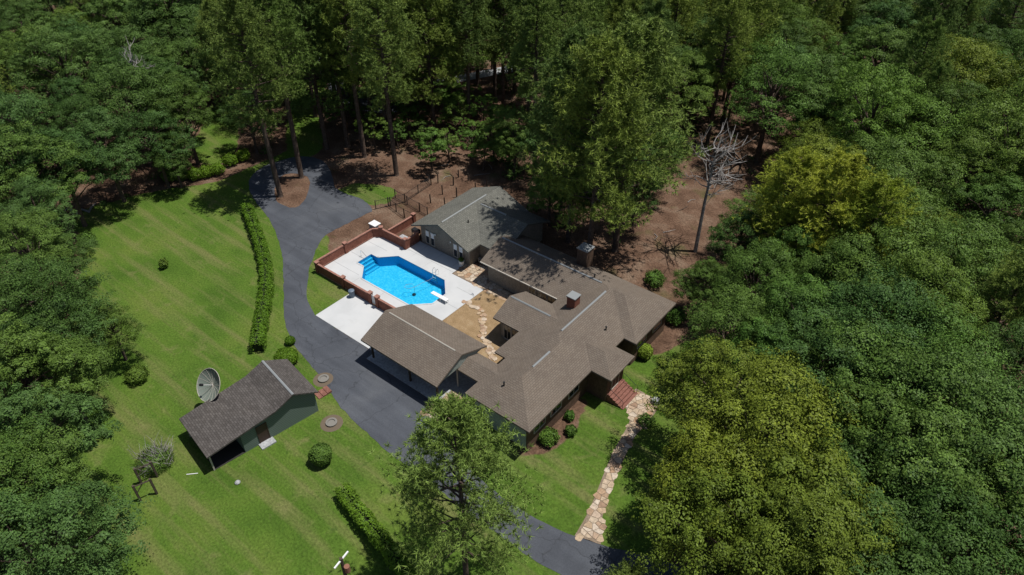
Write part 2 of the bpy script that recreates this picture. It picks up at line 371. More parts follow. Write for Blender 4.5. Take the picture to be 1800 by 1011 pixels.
for k, (a, b) in enumerate((((-57.2, 41.3), (-55.1, 41.3)), ((-48.5, 44.2), (-48.5, 47.8)), ((-43.0, 41.3), (-40.45, 41.3)), ((-52.3, 45.8), (-45.2, 45.8)), ((-48.5, 36.55), (-48.5, 38.5)), ((-52.6, 36.55), (-52.6, 38.5)), ((-44.6, 36.55), (-44.6, 38.5)), ((-51.0, 44.2), (-51.0, 47.8)), ((-46.0, 44.2), (-46.0, 47.8)), ((-43.0, 44.0), (-40.45, 44.0)), ((-43.0, 38.6), (-40.45, 38.6)), ((-57.2, 44.0), (-54.0, 44.0)), ((-57.2, 38.8), (-53.0, 38.8)))):
    dx, dy = (.02, 0) if a[0] == b[0] else (0, .02)
    sheet('deck_joint', [(a[0] - dx, a[1] - dy), (b[0] + dx, a[1] - dy if dy else b[1]), (b[0] + dx, b[1] + dy), (a[0] - dx, b[1] + dy if dx else a[1] + dy)], .044, mat('joint_grey', (.3, .31, .32)), parent=bpy.data.objects['pool_deck'])
sheet('gravel_court', [(-40.4, 36.3), (-30.5, 36.3), (-30.5, 45.6), (-40.4, 45.6)], .012, gravel)

# ------------------------------------------------------------------ flagstones
def flagstones(parent, poly, step, h, z0=.03, seed=1, keep=None):
    rg = random.Random(seed); xs = [p[0] for p in poly]; ys = [p[1] for p in poly]; seeds = []
    y = min(ys) - step
    while y < max(ys) + step:
        x = min(xs) - step
        while x < max(xs) + step:
            seeds.append((x + rg.uniform(-.4, .4) * step, y + rg.uniform(-.4, .4) * step)); x += step
        y += step
    for s in seeds:
        if not inside(poly, *s) or (keep and not keep(*s)): continue
        cell = [(s[0] - step, s[1] - step), (s[0] + step, s[1] - step), (s[0] + step, s[1] + step), (s[0] - step, s[1] + step)]
        for q in seeds:
            d = ((q[0] - s[0]) ** 2 + (q[1] - s[1]) ** 2) ** .5
            if q is s or d > 2.6 * step: continue
            mx_, my_ = (q[0] + s[0]) / 2, (q[1] + s[1]) / 2; n_ = ((q[0] - s[0]) / d, (q[1] - s[1]) / d); out = []
            f = lambda a: (a[0] - mx_) * n_[0] + (a[1] - my_) * n_[1] + .028
            for i in range(len(cell)):
                a, b = cell[i], cell[(i + 1) % len(cell)]; fa, fb = f(a), f(b)
                if fa <= 0: out.append(a)
                if fa * fb < 0: t = fa / (fa - fb); out.append((a[0] + (b[0] - a[0]) * t, a[1] + (b[1] - a[1]) * t))
            cell = out
            if len(cell) < 3: break
        if len(cell) < 3: continue
        hh = h + rg.uniform(-.008, .012)
        MB().prism(cell, lambda a: tz(a[0]) + z0 - .02, lambda a: tz(a[0]) + z0 + hh).build('flagstone', stone_m, parent)
lft = pts((1094, 709), (1106, 729), (1105, 745), (1083, 785), (1065, 824), (1047, 870), (1031, 906), (1010, 942))
rgt = pts((1142, 697), (1158, 712), (1138, 745), (1118, 765), (1098, 804), (1084, 834), (1073, 863), (1063, 890), (1058, 918), (1056, 958))
path_poly = smooth([tuple(at(1118, 683)[:2])] + rgt, 3, False) + smooth(lft[::-1], 3, False)
po = sheet('stone_path', path_poly, .02, mortar)
flagstones(po, path_poly, .52, .02, .022, 3)
pat_poly = [(-45.05, 45.55), (-36.3, 45.55), (-34.7, 45.55), (-34.7, 46.9), (-41.2, 47.0), (-41.8, 48.9), (-43.7, 48.9), (-45.05, 47.8)]
pa = sheet('stone_patio', pat_poly, .02, mortar); flagstones(pa, pat_poly, .5, .02, .022, 5)
pb_poly = [(-33.0, 28.4), (-30.2, 29.4), (-30.2, 32.3), (-33.0, 32.3)]
pb = sheet('side_patio', pb_poly, .045, mortar); flagstones(pb, pb_poly, .55, .02, .048, 9)
st = smooth([tuple(at(*q)[:2]) for q in ((820, 531), (838, 541), (849, 555), (849, 566), (848, 580), (851, 594), (858, 606), (863, 618), (867, 630))], 4, False)
for k, (x, y) in enumerate(st):
    for j in range(2):
        a0 = rnd.uniform(0, 6); r0 = rnd.uniform(.2, .34); cx = x + rnd.uniform(-.28, .28); cyy = y + rnd.uniform(-.28, .28)
        pl = [(cx + r0 * rnd.uniform(.75, 1.1) * math.cos(a0 + i * 1.047), cyy + r0 * rnd.uniform(.75, 1.1) * math.sin(a0 + i * 1.047)) for i in range(6)]
        s_ = MB().prism(pl, .0, rnd.uniform(.05, .11)).build('stepping_stone', stone_m)
        tag(s_, 'rough cream and tan stepping stone in the curving trail across the gravel court', 'stepping stone', 'stepping stones across the gravel court')

# ------------------------------------------------------------------ ranch house
PI_ = .41; E_ = 2.7
def zz_(d): return E_ + d * PI_
def opening(parent, name, c, wd, ht, axis, sgn, pane=glass, fr=frame_m, mull=1):
    """window or door standing on a wall face: c = centre on the face, axis the wall normal"""
    def bx(mb, u0, u1, z0, z1, d0, d1):
        d0, d1 = sorted((c[0 if axis == 'x' else 1] + sgn * d0, c[0 if axis == 'x' else 1] + sgn * d1))
        if axis == 'x': mb.box(d0, d1, c[1] + u0, c[1] + u1, z0, z1)
        else: mb.box(c[0] + u0, c[0] + u1, d0, d1, z0, z1)
    z0, z1 = c[2] - ht / 2, c[2] + ht / 2; f = MB()
    bx(f, -wd / 2 - .07, -wd / 2, z0 - .07, z1 + .07, -.02, .06); bx(f, wd / 2, wd / 2 + .07, z0 - .07, z1 + .07, -.02, .06)
    bx(f, -wd / 2, wd / 2, z1, z1 + .07, -.02, .06); bx(f, -wd / 2, wd / 2, z0 - .07, z0, -.02, .08)
    for k in range(1, mull + 1):
        u = -wd / 2 + wd * k / (mull + 1); bx(f, u - .02, u + .02, z0, z1, 0, .05)
    fo = f.build(name, fr, parent); g = MB(); bx(g, -wd / 2, wd / 2, z0, z1, -.01, .03); g.build('pane' if name == 'window' else 'leaf', pane, fo)
    return fo
def strip(a, b, wd, m, parent, name='ridge_vent', h=.09):
    a = Vector(a); b = Vector(b); d = (b - a).normalized(); n = Vector((-d.y, d.x, 0)).normalized() * wd
    mb = MB(); vs = [a + n, a, a - n, b + n, b, b - n]
    vs = [vs[0] + Vector((0, 0, h * .2)), vs[1] + Vector((0, 0, h)), vs[2] + Vector((0, 0, h * .2)), vs[3] + Vector((0, 0, h * .2)), vs[4] + Vector((0, 0, h)), vs[5] + Vector((0, 0, h * .2))]
    low = [v - Vector((0, 0, h * 1.4)) for v in (vs[0], vs[2], vs[3], vs[5])]
    mb.add(vs + low, [(0, 1, 4, 3), (1, 2, 5, 4), (6, 0, 3, 8), (2, 7, 9, 5), (6, 7, 2, 1, 0), (8, 3, 4, 5, 9)]); return mb.build(name, m, parent)
house = empty('ranch_house', (-27, 42, 0))
def hb(mb, name, m, parent=house, **k):
    o = mb.build(name, m, None, **k); o.parent = parent
    if parent is house: o.matrix_parent_inverse = Matrix.Translation((27, -42, 0))
    return o
XF, XS, XN, RN, RS = -23.0, -30.05, -31.35, -27.175, -26.525
zN, zS = zz_(4.175), zz_(3.525)
rf = MB(); T_ = .17
for pl in ([(XS, 30.95, E_), (XF, 30.95, E_), (RS, 34.475, zS)],
           [(XF, 30.95, E_), (XF, 45.65, E_), (-26.9, 49.55, zz_(3.9)), (RN, 49.275, zN), (RN, 40.715, zN), (RS, 40.065, zS), (RS, 34.475, zS)],
           [(XN, 36.54, E_), (XS, 36.54, E_), (RS, 40.065, zS), (RN, 40.715, zN)],
           [(XS, 30.95, E_), (RS, 34.475, zS), (RS, 40.065, zS), (XS, 36.54, E_)],
           [(XN, 36.54, E_), (RN, 40.715, zN), (RN, 49.275, zN), (-27.89, 49.99, zz_(3.46)), (XN, 46.53, E_)],
           [(-41.7, 46.53, E_), (XN, 46.53, E_), (-27.89, 49.99, zz_(3.46)), (-41.7, 49.99, zz_(3.46))],
           [(-41.7, 53.45, E_), (-41.7, 49.99, zz_(3.46)), (-27.89, 49.99, zz_(3.46)), (RN, 49.275, zN), (-26.9, 49.55, zz_(3.9)), (-25.55, 49.55, zz_(3.9)), (-21.65, 53.45, E_)],
           [(-21.65, 45.65, E_), (-25.55, 49.55, zz_(3.9)), (-26.9, 49.55, zz_(3.9)), (-23.0, 45.65, E_)],
           [(-21.65, 45.65, E_), (-21.65, 53.45, E_), (-25.55, 49.55, zz_(3.9))]):
    rf.slab(pl, T_)
roof = hb(rf, 'roof', roof_brown, uv=True)
pr = MB(); z_ = zz_(2.02) + .01
for pl in ([(-20.9, 40.1, E_ + .01), (-22.92, 42.12, z_), (-25.2, 42.12, z_), (-23.18, 40.1, E_ + .01)], [(-20.9, 44.14, E_ + .01), (-22.92, 42.12, z_), (-25.2, 42.12, z_), (-23.18, 44.14, E_ + .01)], [(-20.9, 40.1, E_ + .01), (-20.9, 44.14, E_ + .01), (-22.92, 42.12, z_)]): pr.slab(pl, T_)
hb(pr, 'porch_roof', roof_brown, uv=True)
cr = MB(); z_ = zz_(2.65) + .01
for y in (40.2, 45.5): cr.slab([(-34.6, y, E_ + .01), (-34.6, 42.85, z_), (-28.5, 42.85, z_), (-31.15, y, E_ + .01)], T_)
hb(cr, 'court_wing_roof', roof_brown, uv=True)
br = MB()
for y in (32.8, 35.6): br.slab([(-33.1, y, 2.55), (-33.1, 34.2, 3.124), (-28.6, 34.2, 3.124), (-29.9, y, 2.55)], .14)
hb(br, 'breezeway_roof', roof_brown, uv=True)
wl = MB()
for b in ((-29.45, -23.6, 31.55, 37.1), (-30.75, -23.6, 37.1, 52.85), (-41.1, -30.75, 47.13, 52.83), (-23.6, -22.25, 46.25, 52.83), (-23.6, -21.55, 40.7, 43.55), (-34.0, -30.75, 40.8, 44.9)): wl.box(*b, -1.2, 2.72)
hb(wl, 'wall', brownbrick)
gw = MB(); gw.add([(-41.12, 47.13, -.1), (-41.12, 52.83, -.1), (-41.12, 52.83, 2.74), (-41.12, 49.98, 3.9), (-41.12, 47.13, 2.74), (-41.0, 47.13, -.1), (-41.0, 52.83, -.1), (-41.0, 52.83, 2.74), (-41.0, 49.98, 3.9), (-41.0, 47.13, 2.74)], [(0, 4, 3, 2, 1), (5, 6, 7, 8, 9), (0, 5, 9, 4), (1, 2, 7, 6), (2, 3, 8, 7), (3, 4, 9, 8)])
gw.add([(-34.05, 40.78, -.1), (-34.05, 44.92, -.1), (-34.05, 44.92, 2.74), (-34.05, 42.85, 3.55), (-34.05, 40.78, 2.74), (-33.95, 40.78, -.1), (-33.95, 44.92, -.1), (-33.95, 44.92, 2.74), (-33.95, 42.85, 3.55), (-33.95, 40.78, 2.74)], [(0, 4, 3, 2, 1), (5, 6, 7, 8, 9), (0, 5, 9, 4), (1, 2, 7, 6), (2, 3, 8, 7), (3, 4, 9, 8)])
gw.box(-41.05, -30.8, 47.09, 47.16, -.1, 2.73); gw.box(-33.98, -30.8, 40.75, 40.82, -.1, 2.73)
hb(gw, 'court_wall', tanwall)
hb(MB().box(-29.4, -23.75, 31.5, 31.56, -.5, 2.7), 'siding', greysiding)
for y in (33.2, 35.6, 38.3): 
    f = opening(None, 'window', (-23.6, y, 1.35), 1.5, 1.1, 'x', 1); f.parent = house; f.matrix_parent_inverse = Matrix.Translation((27, -42, 0))
for c, wd, ht, ax, sg, nm in (((-22.25, 48.0, 1.3), 1.6, 1.2, 'x', 1, 'window'), ((-22.25, 51.0, 1.3), 1.6, 1.2, 'x', 1, 'window'), ((-35.0, 47.09, 1.35), .8, 1.2, 'y', -1, 'window'),
                              ((-33.6, 47.09, 1.15), .9, 1.9, 'y', -1, 'window'), ((-32.5, 47.09, 1.15), .9, 1.9, 'y', -1, 'window'), ((-33.2, 40.75, 1.15), .8, 1.7, 'y', -1, 'window'), ((-32.2, 40.75, 1.15), .8, 1.7, 'y', -1, 'window'), ((-31.3, 40.75, 1.15), .6, 1.7, 'y', -1, 'window'), ((-21.55, 42.1, 1.1), 1.1, 2.0, 'x', 1, 'door')):
    f = opening(None, nm, c, wd, ht, ax, sg, doorm if nm == 'door' else glass); f.parent = house; f.matrix_parent_inverse = Matrix.Translation((27, -42, 0))
for a, b in (((RS, 36.0, zS), (RS, 38.5, zS)), ((RN, 41.2, zN), (RN, 48.7, zN)), ((-41.4, 49.99, zz_(3.46)), (-28.4, 49.99, zz_(3.46))), ((-34.4, 42.85, zz_(2.65)), (-29.6, 42.85, zz_(2.65)))):
    o = strip(a, b, .1, ventm, None); o.parent = house; o.matrix_parent_inverse = Matrix.Translation((27, -42, 0))
hb(MB().box(-41.65, -31.4, 46.42, 46.53, 2.6, 2.72), 'gutter', frame_m)
for (x, y, z0, z1, s) in ((-28.85, 45.55, 3.0, 4.95, .46), (-32.3, 52.7, 2.0, 5.2, .62)):
    ch = hb(MB().box(x - s, x + s, y - s, y + s, z0, z1), 'chimney', brickm if s < .5 else brownbrick)
    c_ = MB().box(x - s - .07, x + s + .07, y - s - .07, y + s + .07, z1 + .002, z1 + .1).build('chimney_cap', ventm); c_.parent = ch
for x, y in ((-27.4, 31.9 + 1.2), (-29.6, 50.4), (-24.6, 44.9)):
    d = abs(x - XF) if y < 49 else 53.45 - y
    if y < 34: d = y - 30.95
    hb(MB().lathe([(.07, 0), (.07, .45), (.1, .45), (.1, .52)], (x, y, zz_(d) - .08), 8), 'vent_pipe', dark)
stp = MB()
for k in range(6): stp.box(-21.5, -21.25 + .32 * (k + 1), 40.75, 43.5, -1.0, -.06 - .15 * k - .002) if False else stp.box(-21.52 + .3 * k, -21.22 + .3 * k, 40.85, 43.45, -1.1, -.02 - .16 * k)
sto = hb(stp, 'front_step', terracotta)
for y in (40.9, 43.4):
    hr = MB().tube([(-21.4, y, -.02), (-21.4, y, .85), (-19.85, y, .0), (-19.85, y, -.95)], .025); o = hr.build('handrail', dark); o.parent = sto
for y in (33.0, 35.4): hb(MB().box(-32.9, -32.78, y - .06, y + .06, 0, 2.6), 'breezeway_post', frame_m)
tag(house, 'sprawling one storey ranch house with brown hipped shingle roofs and two brick chimneys', 'house')

# ------------------------------------------------------------------ pool house
ph = empty('pool_house', (-48, 52, 0)); PI0 = Matrix.Translation((48, -52, 0))
def pp(o): o.parent = ph; o.matrix_parent_inverse = PI0; return o
r_ = MB(); zr = zz_(4.435)
r_.slab([(-52.7, 46.95, E_), (-48.265, 46.95, zr), (-48.265, 57.9, zr), (-52.7, 57.9, E_)], T_)
r_.slab([(-43.83, 46.95, E_), (-48.265, 46.95, zr), (-48.265, 57.9, zr), (-43.83, 57.9, E_)], T_)
zr2 = zz_(4.4) - .03
r_.slab([(-49, 49.0, E_ - .012), (-40.5, 49.0, E_ - .012), (-40.5, 53.4, zr2), (-49, 53.4, zr2)], T_)
r_.slab([(-49, 57.8, E_ - .012), (-40.5, 57.8, E_ - .012), (-40.5, 53.4, zr2), (-49, 53.4, zr2)], T_)
pp(r_.build('roof', roof_green, uv=True))
wv_ = MB().box(-52.1, -44.45, 47.9, 57.3, -.2, 2.72).box(-44.45, -41.2, 49.6, 57.2, -.2, 2.72)
wv_.add([(-52.1, 47.88, 2.7), (-44.45, 47.88, 2.7), (-48.265, 47.88, 4.3), (-52.1, 48.0, 2.7), (-44.45, 48.0, 2.7), (-48.265, 48.0, 4.3)], [(0, 1, 2), (5, 4, 3), (0, 2, 5, 3), (1, 4, 5, 2), (0, 3, 4, 1)])
wv_.add([(-41.18, 49.6, 2.7), (-41.18, 57.2, 2.7), (-41.18, 53.4, 4.3), (-41.3, 49.6, 2.7), (-41.3, 57.2, 2.7), (-41.3, 53.4, 4.3)], [(0, 1, 2), (5, 4, 3), (0, 2, 5, 3), (1, 4, 5, 2), (0, 3, 4, 1)])
pp(wv_.build('wall', tanwall))
for x in (-51.0, -50.2, -46.6, -45.75):
    f = pp(opening(None, 'window', (x, 47.88, 1.25), .5, 1.7, 'y', -1, mull=0))
    MB().box(x - .24, x + .24, 47.83, 47.87, 1.35, 2.05).build('blind', white, f).matrix_parent_inverse = PI0.inverted() @ PI0
pp(strip((-48.265, 47.6, zr), (-48.265, 55.3, zr), .1, ventm, None)); pp(strip((-47.4, 53.4, zr2 + .01), (-43.6, 53.4, zr2 + .01), .1, ventm, None))
for x in (-49.7, -47.3, -45.0): pp(MB().box(x - .06, x + .06, 47.78, 47.88, 2.0, 2.2).build('wall_lamp', white))
pp(MB().lathe([(.07, 0), (.07, .4)], (-46.6, 50.2, zz_(2.8) - .05), 8).build('vent_pipe', dark))
tag(ph, 'taupe pool house with grey green gabled shingle roof beside the pool deck', 'pool house')

# ------------------------------------------------------------------ carport
cp = empty('carport', (-37.3, 33.3, .04)); CPI = Matrix.Translation((37.3, -33.3, -.04))
def cpp(o): o.parent = cp; o.matrix_parent_inverse = CPI; return o
z_ = 2.75 + 3.4 * PI_
r_ = MB()
for y in (29.9, 36.7): r_.slab([(-42.25, y, 2.75), (-42.25, 33.3, z_), (-32.4, 33.3, z_), (-32.4, y, 2.75)], T_)
cpp(r_.build('roof', roof_brown, uv=True)); cpp(strip((-41.7, 33.3, z_), (-33.2, 33.3, z_), .07, frame_m, None, h=.06))
for x in (-41.85, -36.8, -33.3):
    for y in (30.75, 35.9): cpp(MB().box(x - .08, x + .08, y - .08, y + .08, .04, 2.9).build('post', darkwood))
for y in (30.75, 35.9): cpp(MB().box(-42.1, -32.6, y - .07, y + .07, 2.62, 2.8).build('beam', darkwood))
for x in (-42.0, -32.6): cpp(MB().add([(x, 30.3, 2.7), (x, 36.3, 2.7), (x, 33.3, 3.93), (x + .06, 30.3, 2.7), (x + .06, 36.3, 2.7), (x + .06, 33.3, 3.93)], [(0, 2, 1), (3, 4, 5), (0, 3, 5, 2), (1, 2, 5, 4), (0, 1, 4, 3)]).build('gable_panel', greysiding if x > -40 else tanwall))
tag(cp, 'open carport with broad brown gabled roof on dark posts beside the driveway', 'carport')

# ------------------------------------------------------------------ pool
pool = empty('swimming_pool', (-48.5, 41.3, 0)); PLI = Matrix.Translation((48.5, -41.3, 0))
def plp(o): o.parent = pool; o.matrix_parent_inverse = PLI; return o
plaster = mottled('sparkle_plaster', [(.3, (.02, .37, .6)), (.5, (.04, .45, .68)), (.7, (.12, .55, .77))], 4.5, .6, 12, 0)  # pale mottling paints water sparkle into the floor colour
liner = mat('pool_wall_shade_blue', (.015, .27, .53), .5)  # darker than the floor: shade along the walls is put into the colour
MAIN = POOL[:8]; bay = [(-54.95, 42.4), (-54.95, 40.3), (-53.85, 40.3), (-53.85, 42.4)]
b_ = MB(); n = len(POOL)
ar = POOL
fl = [(x, y, -2.0 if x > -47 else -1.3) for x, y in MAIN]
vs = [(x, y, .03) for x, y in ar] + [(x, y, -1.9) for x, y in ar]
plp(b_.add(vs, [(i, (i + 1) % n, (i + 1) % n + n, i + n) for i in range(n)]).build('basin_wall', liner))
plp(MB().add([(x, y, -1.25) for x, y in POOL], [tuple(range(n))]).build('basin_floor', plaster))
s_ = MB()
for k in range(4): s_.box(-54.93 + .32 * k, -54.61 + .32 * k, 40.32, 42.38, -1.46, -.3 - .27 * k)
plp(s_.build('pool_step', mat('step_blue', (.02, .38, .62), .6)))
for k in range(3): plp(MB().box(-54.64 + .32 * k, -54.605 + .32 * k, 40.33, 42.37, -.32 - .27 * k, -.292 - .27 * k).build('step_edge', mat('tile_navy', (.005, .04, .12), .4)))
water = bpy.data.materials.new('pool_water'); water.use_nodes = True; m = water
m.node_tree.nodes.remove(bsdf(m)); tb = N(m, 'ShaderNodeBsdfTransparent'); tb.inputs[0].default_value = (.72, .95, 1, 1)
gl = N(m, 'ShaderNodeBsdfGlossy'); gl.inputs['Roughness'].default_value = .05
bp = N(m, 'ShaderNodeBump'); bp.inputs['Strength'].default_value = .35; bp.inputs['Distance'].default_value = .06; L(m, noise(m, 4.5, 3, pos(m), .6), bp.inputs['Height'])
L(m, bp.outputs[0], gl.inputs['Normal']); fr_ = N(m, 'ShaderNodeFresnel'); fr_.inputs['IOR'].default_value = 1.33; L(m, bp.outputs[0], fr_.inputs['Normal'])
ms = N(m, 'ShaderNodeMixShader'); L(m, fr_.outputs[0], ms.inputs[0]); L(m, tb.outputs[0], ms.inputs[1]); L(m, gl.outputs[0], ms.inputs[2]); L(m, ms.outputs[0], m.node_tree.nodes['Material Output'].inputs['Surface'])
plp(MB().add([(x, y, -.12) for x, y in POOL], [tuple(range(n))[::-1] if False else tuple(range(n))]).build('water', water))
cop = MB()
for i in range(n):
    a, b = Vector((*POOL[i], 0)), Vector((*POOL[(i + 1) % n], 0)); d = (b - a).normalized(); nn = Vector((d.y, -d.x, 0)) * .16
    cop.add([a + Vector((0, 0, .043)), b + Vector((0, 0, .043)), b + nn + Vector((0, 0, .043)), a + nn + Vector((0, 0, .043)), a + Vector((0, 0, .075)), b + Vector((0, 0, .075)), b + nn + Vector((0, 0, .075)), a + nn + Vector((0, 0, .075))], [(4, 5, 6, 7), (0, 1, 5, 4), (2, 3, 7, 6), (1, 2, 6, 5), (3, 0, 4, 7)])
plp(cop.build('coping', concrete))
tag(pool, 'bright blue octagonal in ground swimming pool with corner steps', 'pool')
db = empty('diving_board', (-42.6, 41.3, .04))
MB().box(-1.5, .75, -.23, .23, .42, .48).build('board', white, db)
for x in (-.1, .65):
    q = MB()
    for y in (-.2, .2): q.tube([(x, y, 0), (x, y, .42)], .03)
    q.tube([(x, -.2, .3), (x, .2, .3)], .025); q.build('stand', steel, db)
tag(db, 'white diving board on steel stands over the deep end of the pool', 'diving board')
ld = empty('pool_ladder', (-46.4, 44.15, .04))
for x in (-.25, .25): MB().tube([(x, .35, 0), (x, .35, .5), (x, .25, .75), (x, .05, .78), (x, -.1, .6), (x, -.13, -.1), (x, -.13, -.9)], .024, 8).build('rail', steel, ld)
for z in (-.35, -.65): MB().box(-.25, .25, -.17, -.09, z, z + .04).build('rung', white, ld)
tag(ld, 'curved stainless steel pool ladder on the side toward the pool house', 'pool ladder')
hr = empty('grab_rail', (-55.0, 41.4, .04)); MB().tube([(-.55, 0, 0), (-.55, 0, .75), (-.35, 0, .85), (.5, 0, .35), (.5, 0, -.3)], .024, 8).build('rail', steel, hr); MB().lathe([(.06, 0), (.06, .03)], (-.55, 0, 0), 10).build('flange', steel, hr)
tag(hr, 'bent steel grab rail rising over the pool corner steps', 'handrail')
pc = empty('pool_cleaner', (-46.9, 41.2, -1.24))
MB().lathe([(.2, 0), (.22, .08), (.12, .18)], (0, 0, 0), 10).build('body', dark, pc)
MB().tube([(0, 0, .15), (-.1, .3, .8), (-.5, .3, 1.13), (-.9, -.2, 1.13), (-.7, -.7, 1.13), (-.1, -.5, 1.13), (.2, .3, 1.13), (.25, 1.1, 1.13), (.5, 1.9, 1.13), (.5, 2.7, 1.13)], .018).build('hose', ventm, pc)
tag(pc, 'automatic pool cleaner with white floating hose in the blue pool', 'pool cleaner')

# ------------------------------------------------------------------ brick enclosure walls
def brick_run(parent, a, b, inv, post_a=True, post_b=True, h=1.25, posts=()):
    a, b = Vector((*a, 0)), Vector((*b, 0)); d = (b - a); ln = d.length; d.normalize(); n = Vector((-d.y, d.x, 0))
    def seg(u0, u1, w_, z0, z1, name, m):
        q = [a + d * u0 - n * w_, a + d * u1 - n * w_, a + d * u1 + n * w_, a + d * u0 + n * w_]
        o = MB().prism([(v.x, v.y) for v in q], z0, z1).build(name, m); o.parent = parent; o.matrix_parent_inverse = inv; return o
    seg(0, ln, .10, -.1, .18, 'footing', brickcap); seg(.02, ln - .02, .075, .18, h - .1, 'brick_panel', brickm); seg(0, ln, .115, h - .1, h, 'coping', brickcap)
    for u in ([0] if post_a else []) + ([ln] if post_b else []) + list(posts):
        seg(u - .2, u + .2, .2, -.1, h + .14, 'pillar', brickm); seg(u - .25, u + .25, .25, h + .142, h + .24, 'pillar_cap', white if False else brickcap)
w1 = empty('brick_wall', (-57, 41, 0)); I1 = Matrix.Translation((57, -41, 0))
brick_run(w1, (-57.0, 36.35), (-48.3, 36.35), I1, True, True, posts=(4.4,))
brick_run(w1, (-57.45, 36.6), (-57.45, 44.9), I1, False, False, posts=(4.2,)); brick_run(w1, (-57.45, 44.95), (-56.65, 45.7), I1, False, True)
brick_run(w1, (-56.5, 45.72), (-52.6, 45.72), I1, False, True); brick_run(w1, (-52.6, 45.9), (-52.6, 47.6), I1, False, True)
tag(w1, 'long red brick wall with pillars wrapping the corner of the pool deck', 'wall')
w2 = empty('brick_wall', (-45, 36.35, 0)); brick_run(w2, (-47.2, 36.35), (-42.5, 36.35), Matrix.Translation((45, -36.35, 0)), True, False)
tag(w2, 'short red brick wall running from the pool gate behind the carport', 'wall')
w3 = empty('brick_wall', (-55.8, 48, 0)); brick_run(w3, (-55.7, 46.0), (-55.7, 50.2), Matrix.Translation((55.8, -48, 0)), False, True)
tag(w3, 'red brick wall screening the pool equipment yard beside the pool house', 'wall')
gt = empty('pool_gate', (-47.75, 36.35, .04)); q = MB()
for x in (-.33, .33): q.box(x - .02, x + .02, -.02, .02, 0, 1.2)
for z in (.08, 1.16): q.box(-.31, .31, -.02, .02, z, z + .04)
q.build('gate_frame', white, gt); MB().box(-.3, .3, -.008, .008, .125, 1.155).build('gate_panel', white, gt)
tag(gt, 'narrow white gate between brick pillars at the parking pad', 'gate')
tb_ = empty('trash_bin', (-50.65, 35.75, .04)); MB().lathe([(.27, 0), (.32, .75), (.32, .8)], (0, 0, 0), 18).build('bin_body', bluegrey, tb_, shade=False); MB().lathe([(.34, .802), (.34, .86), (.2, .95), (.05, .97)], (0, 0, 0), 18).build('lid', bluegrey, tb_)
tag(tb_, 'blue grey plastic trash bin against the brick wall', 'bin')
wb = empty('equipment_box', (*at(660, 404)[:2], 0)); MB().box(-.55, .55, -.45, .45, 0, .85).build('cabinet', mat('cabinet_grey', (.3, .32, .36), .5), wb); MB().box(-.6, .6, -.5, .5, .852, .95).build('lid', white, wb)
tag(wb, 'grey equipment cabinet with white lid outside the brick wall', 'cabinet')
gr = empty('barbecue_grill', (-53.3, 48.2, 0)); MB().box(-.5, .5, -.28, .28, .75, .95).build('firebox', dark, gr); MB().prism([(-.5, -.28), (.5, -.28), (.5, .28), (-.5, .28)], .952, 1.2).build('hood', dark, gr)
for x in (-.45, .45):
    for y in (-.24, .24): MB().box(x - .03, x + .03, y - .03, y + .03, 0, .75).build('leg', dark, gr)
tag(gr, 'black barbecue grill in the yard corner next to the pool house', 'grill')
for x, y in ((-54.6, 46.9), (-53.6, 46.9)): tag(MB().box(x - .48, x + .48, y - .7, y + .7, .005, .07).build('paving_slab', slabm), 'tan concrete slab on the ground inside the brick equipment yard', 'slab', 'slabs in the equipment yard')
pt = empty('planter', (-45.3, 47.35, .04)); MB().lathe([(.24, 0), (.34, .6), (.36, .66), (.3, .66), (.28, .55)], (0, 0, 0), 18).build('pot', white, pt)
tag(pt, 'round white planter at the pool house corner', 'planter')
bn = empty('garden_bench', (-43.6, 49.25, .02)); MB().box(-.75, .75, -.2, .2, .42, .47).build('seat', frame_m, bn)
for x in (-.6, .6): MB().box(x - .05, x + .05, -.18, .18, 0, .418).build('leg', frame_m, bn)
tag(bn, 'pale garden bench in the shaded nook behind the pool house corner', 'bench')

# ------------------------------------------------------------------ fences and posts behind the pool house
def fence(points, label, hgt=1.2, gap=2.2):
    f = empty('wire_fence', (*points[0], 0)); inv = Matrix.Translation((-points[0][0], -points[0][1], 0))
    for a, b in zip(points, points[1:]):
        ln = math.dist(a, b); n_ = max(1, round(ln / gap))
        for k in range(n_ + 1):
            x, y = a[0] + (b[0] - a[0]) * k / n_, a[1] + (b[1] - a[1]) * k / n_
            o = MB().box(x - .045, x + .045, y - .045, y + .045, -.1, hgt + .12).build('post', darkwood, f); o.matrix_parent_inverse = inv
        for z in (.06, hgt):
            o = MB().tube([(*a, z), (*b, z)], .028 if z > .5 else .02, 5).build('rail', dark, f); o.matrix_parent_inverse = inv
        wr = MB()
        for k in range(1, 6): wr.tube([(*a, .06 + (hgt - .06) * k / 6), (*b, .06 + (hgt - .06) * k / 6)], .007, 3)
        m_ = int(ln / .22)
        for k in range(1, m_): x, y = a[0] + (b[0] - a[0]) * k / m_, a[1] + (b[1] - a[1]) * k / m_; wr.tube([(x, y, .06), (x, y, hgt)], .006, 3)
        o = wr.build('wire_mesh', dark, f); o.matrix_parent_inverse = inv
    return tag(f, label, 'fence')
g_ = lambda *q: tuple(at(*q)[:2])
fence([g_(661, 368), g_(712, 356), g_(758, 325), g_(741, 311)], 'dark wire fence with square posts edging the grass beside the drive loop')
fence([g_(683, 362), (-57.6, 50.4), (-56.0, 50.4)], 'dark wire fence running from the drive corner to the brick yard pillar')
fence([g_(695, 348), g_(738, 372), g_(752, 380)], 'low dark wire fence along the bare yard toward the pool house roof')
post0 = None
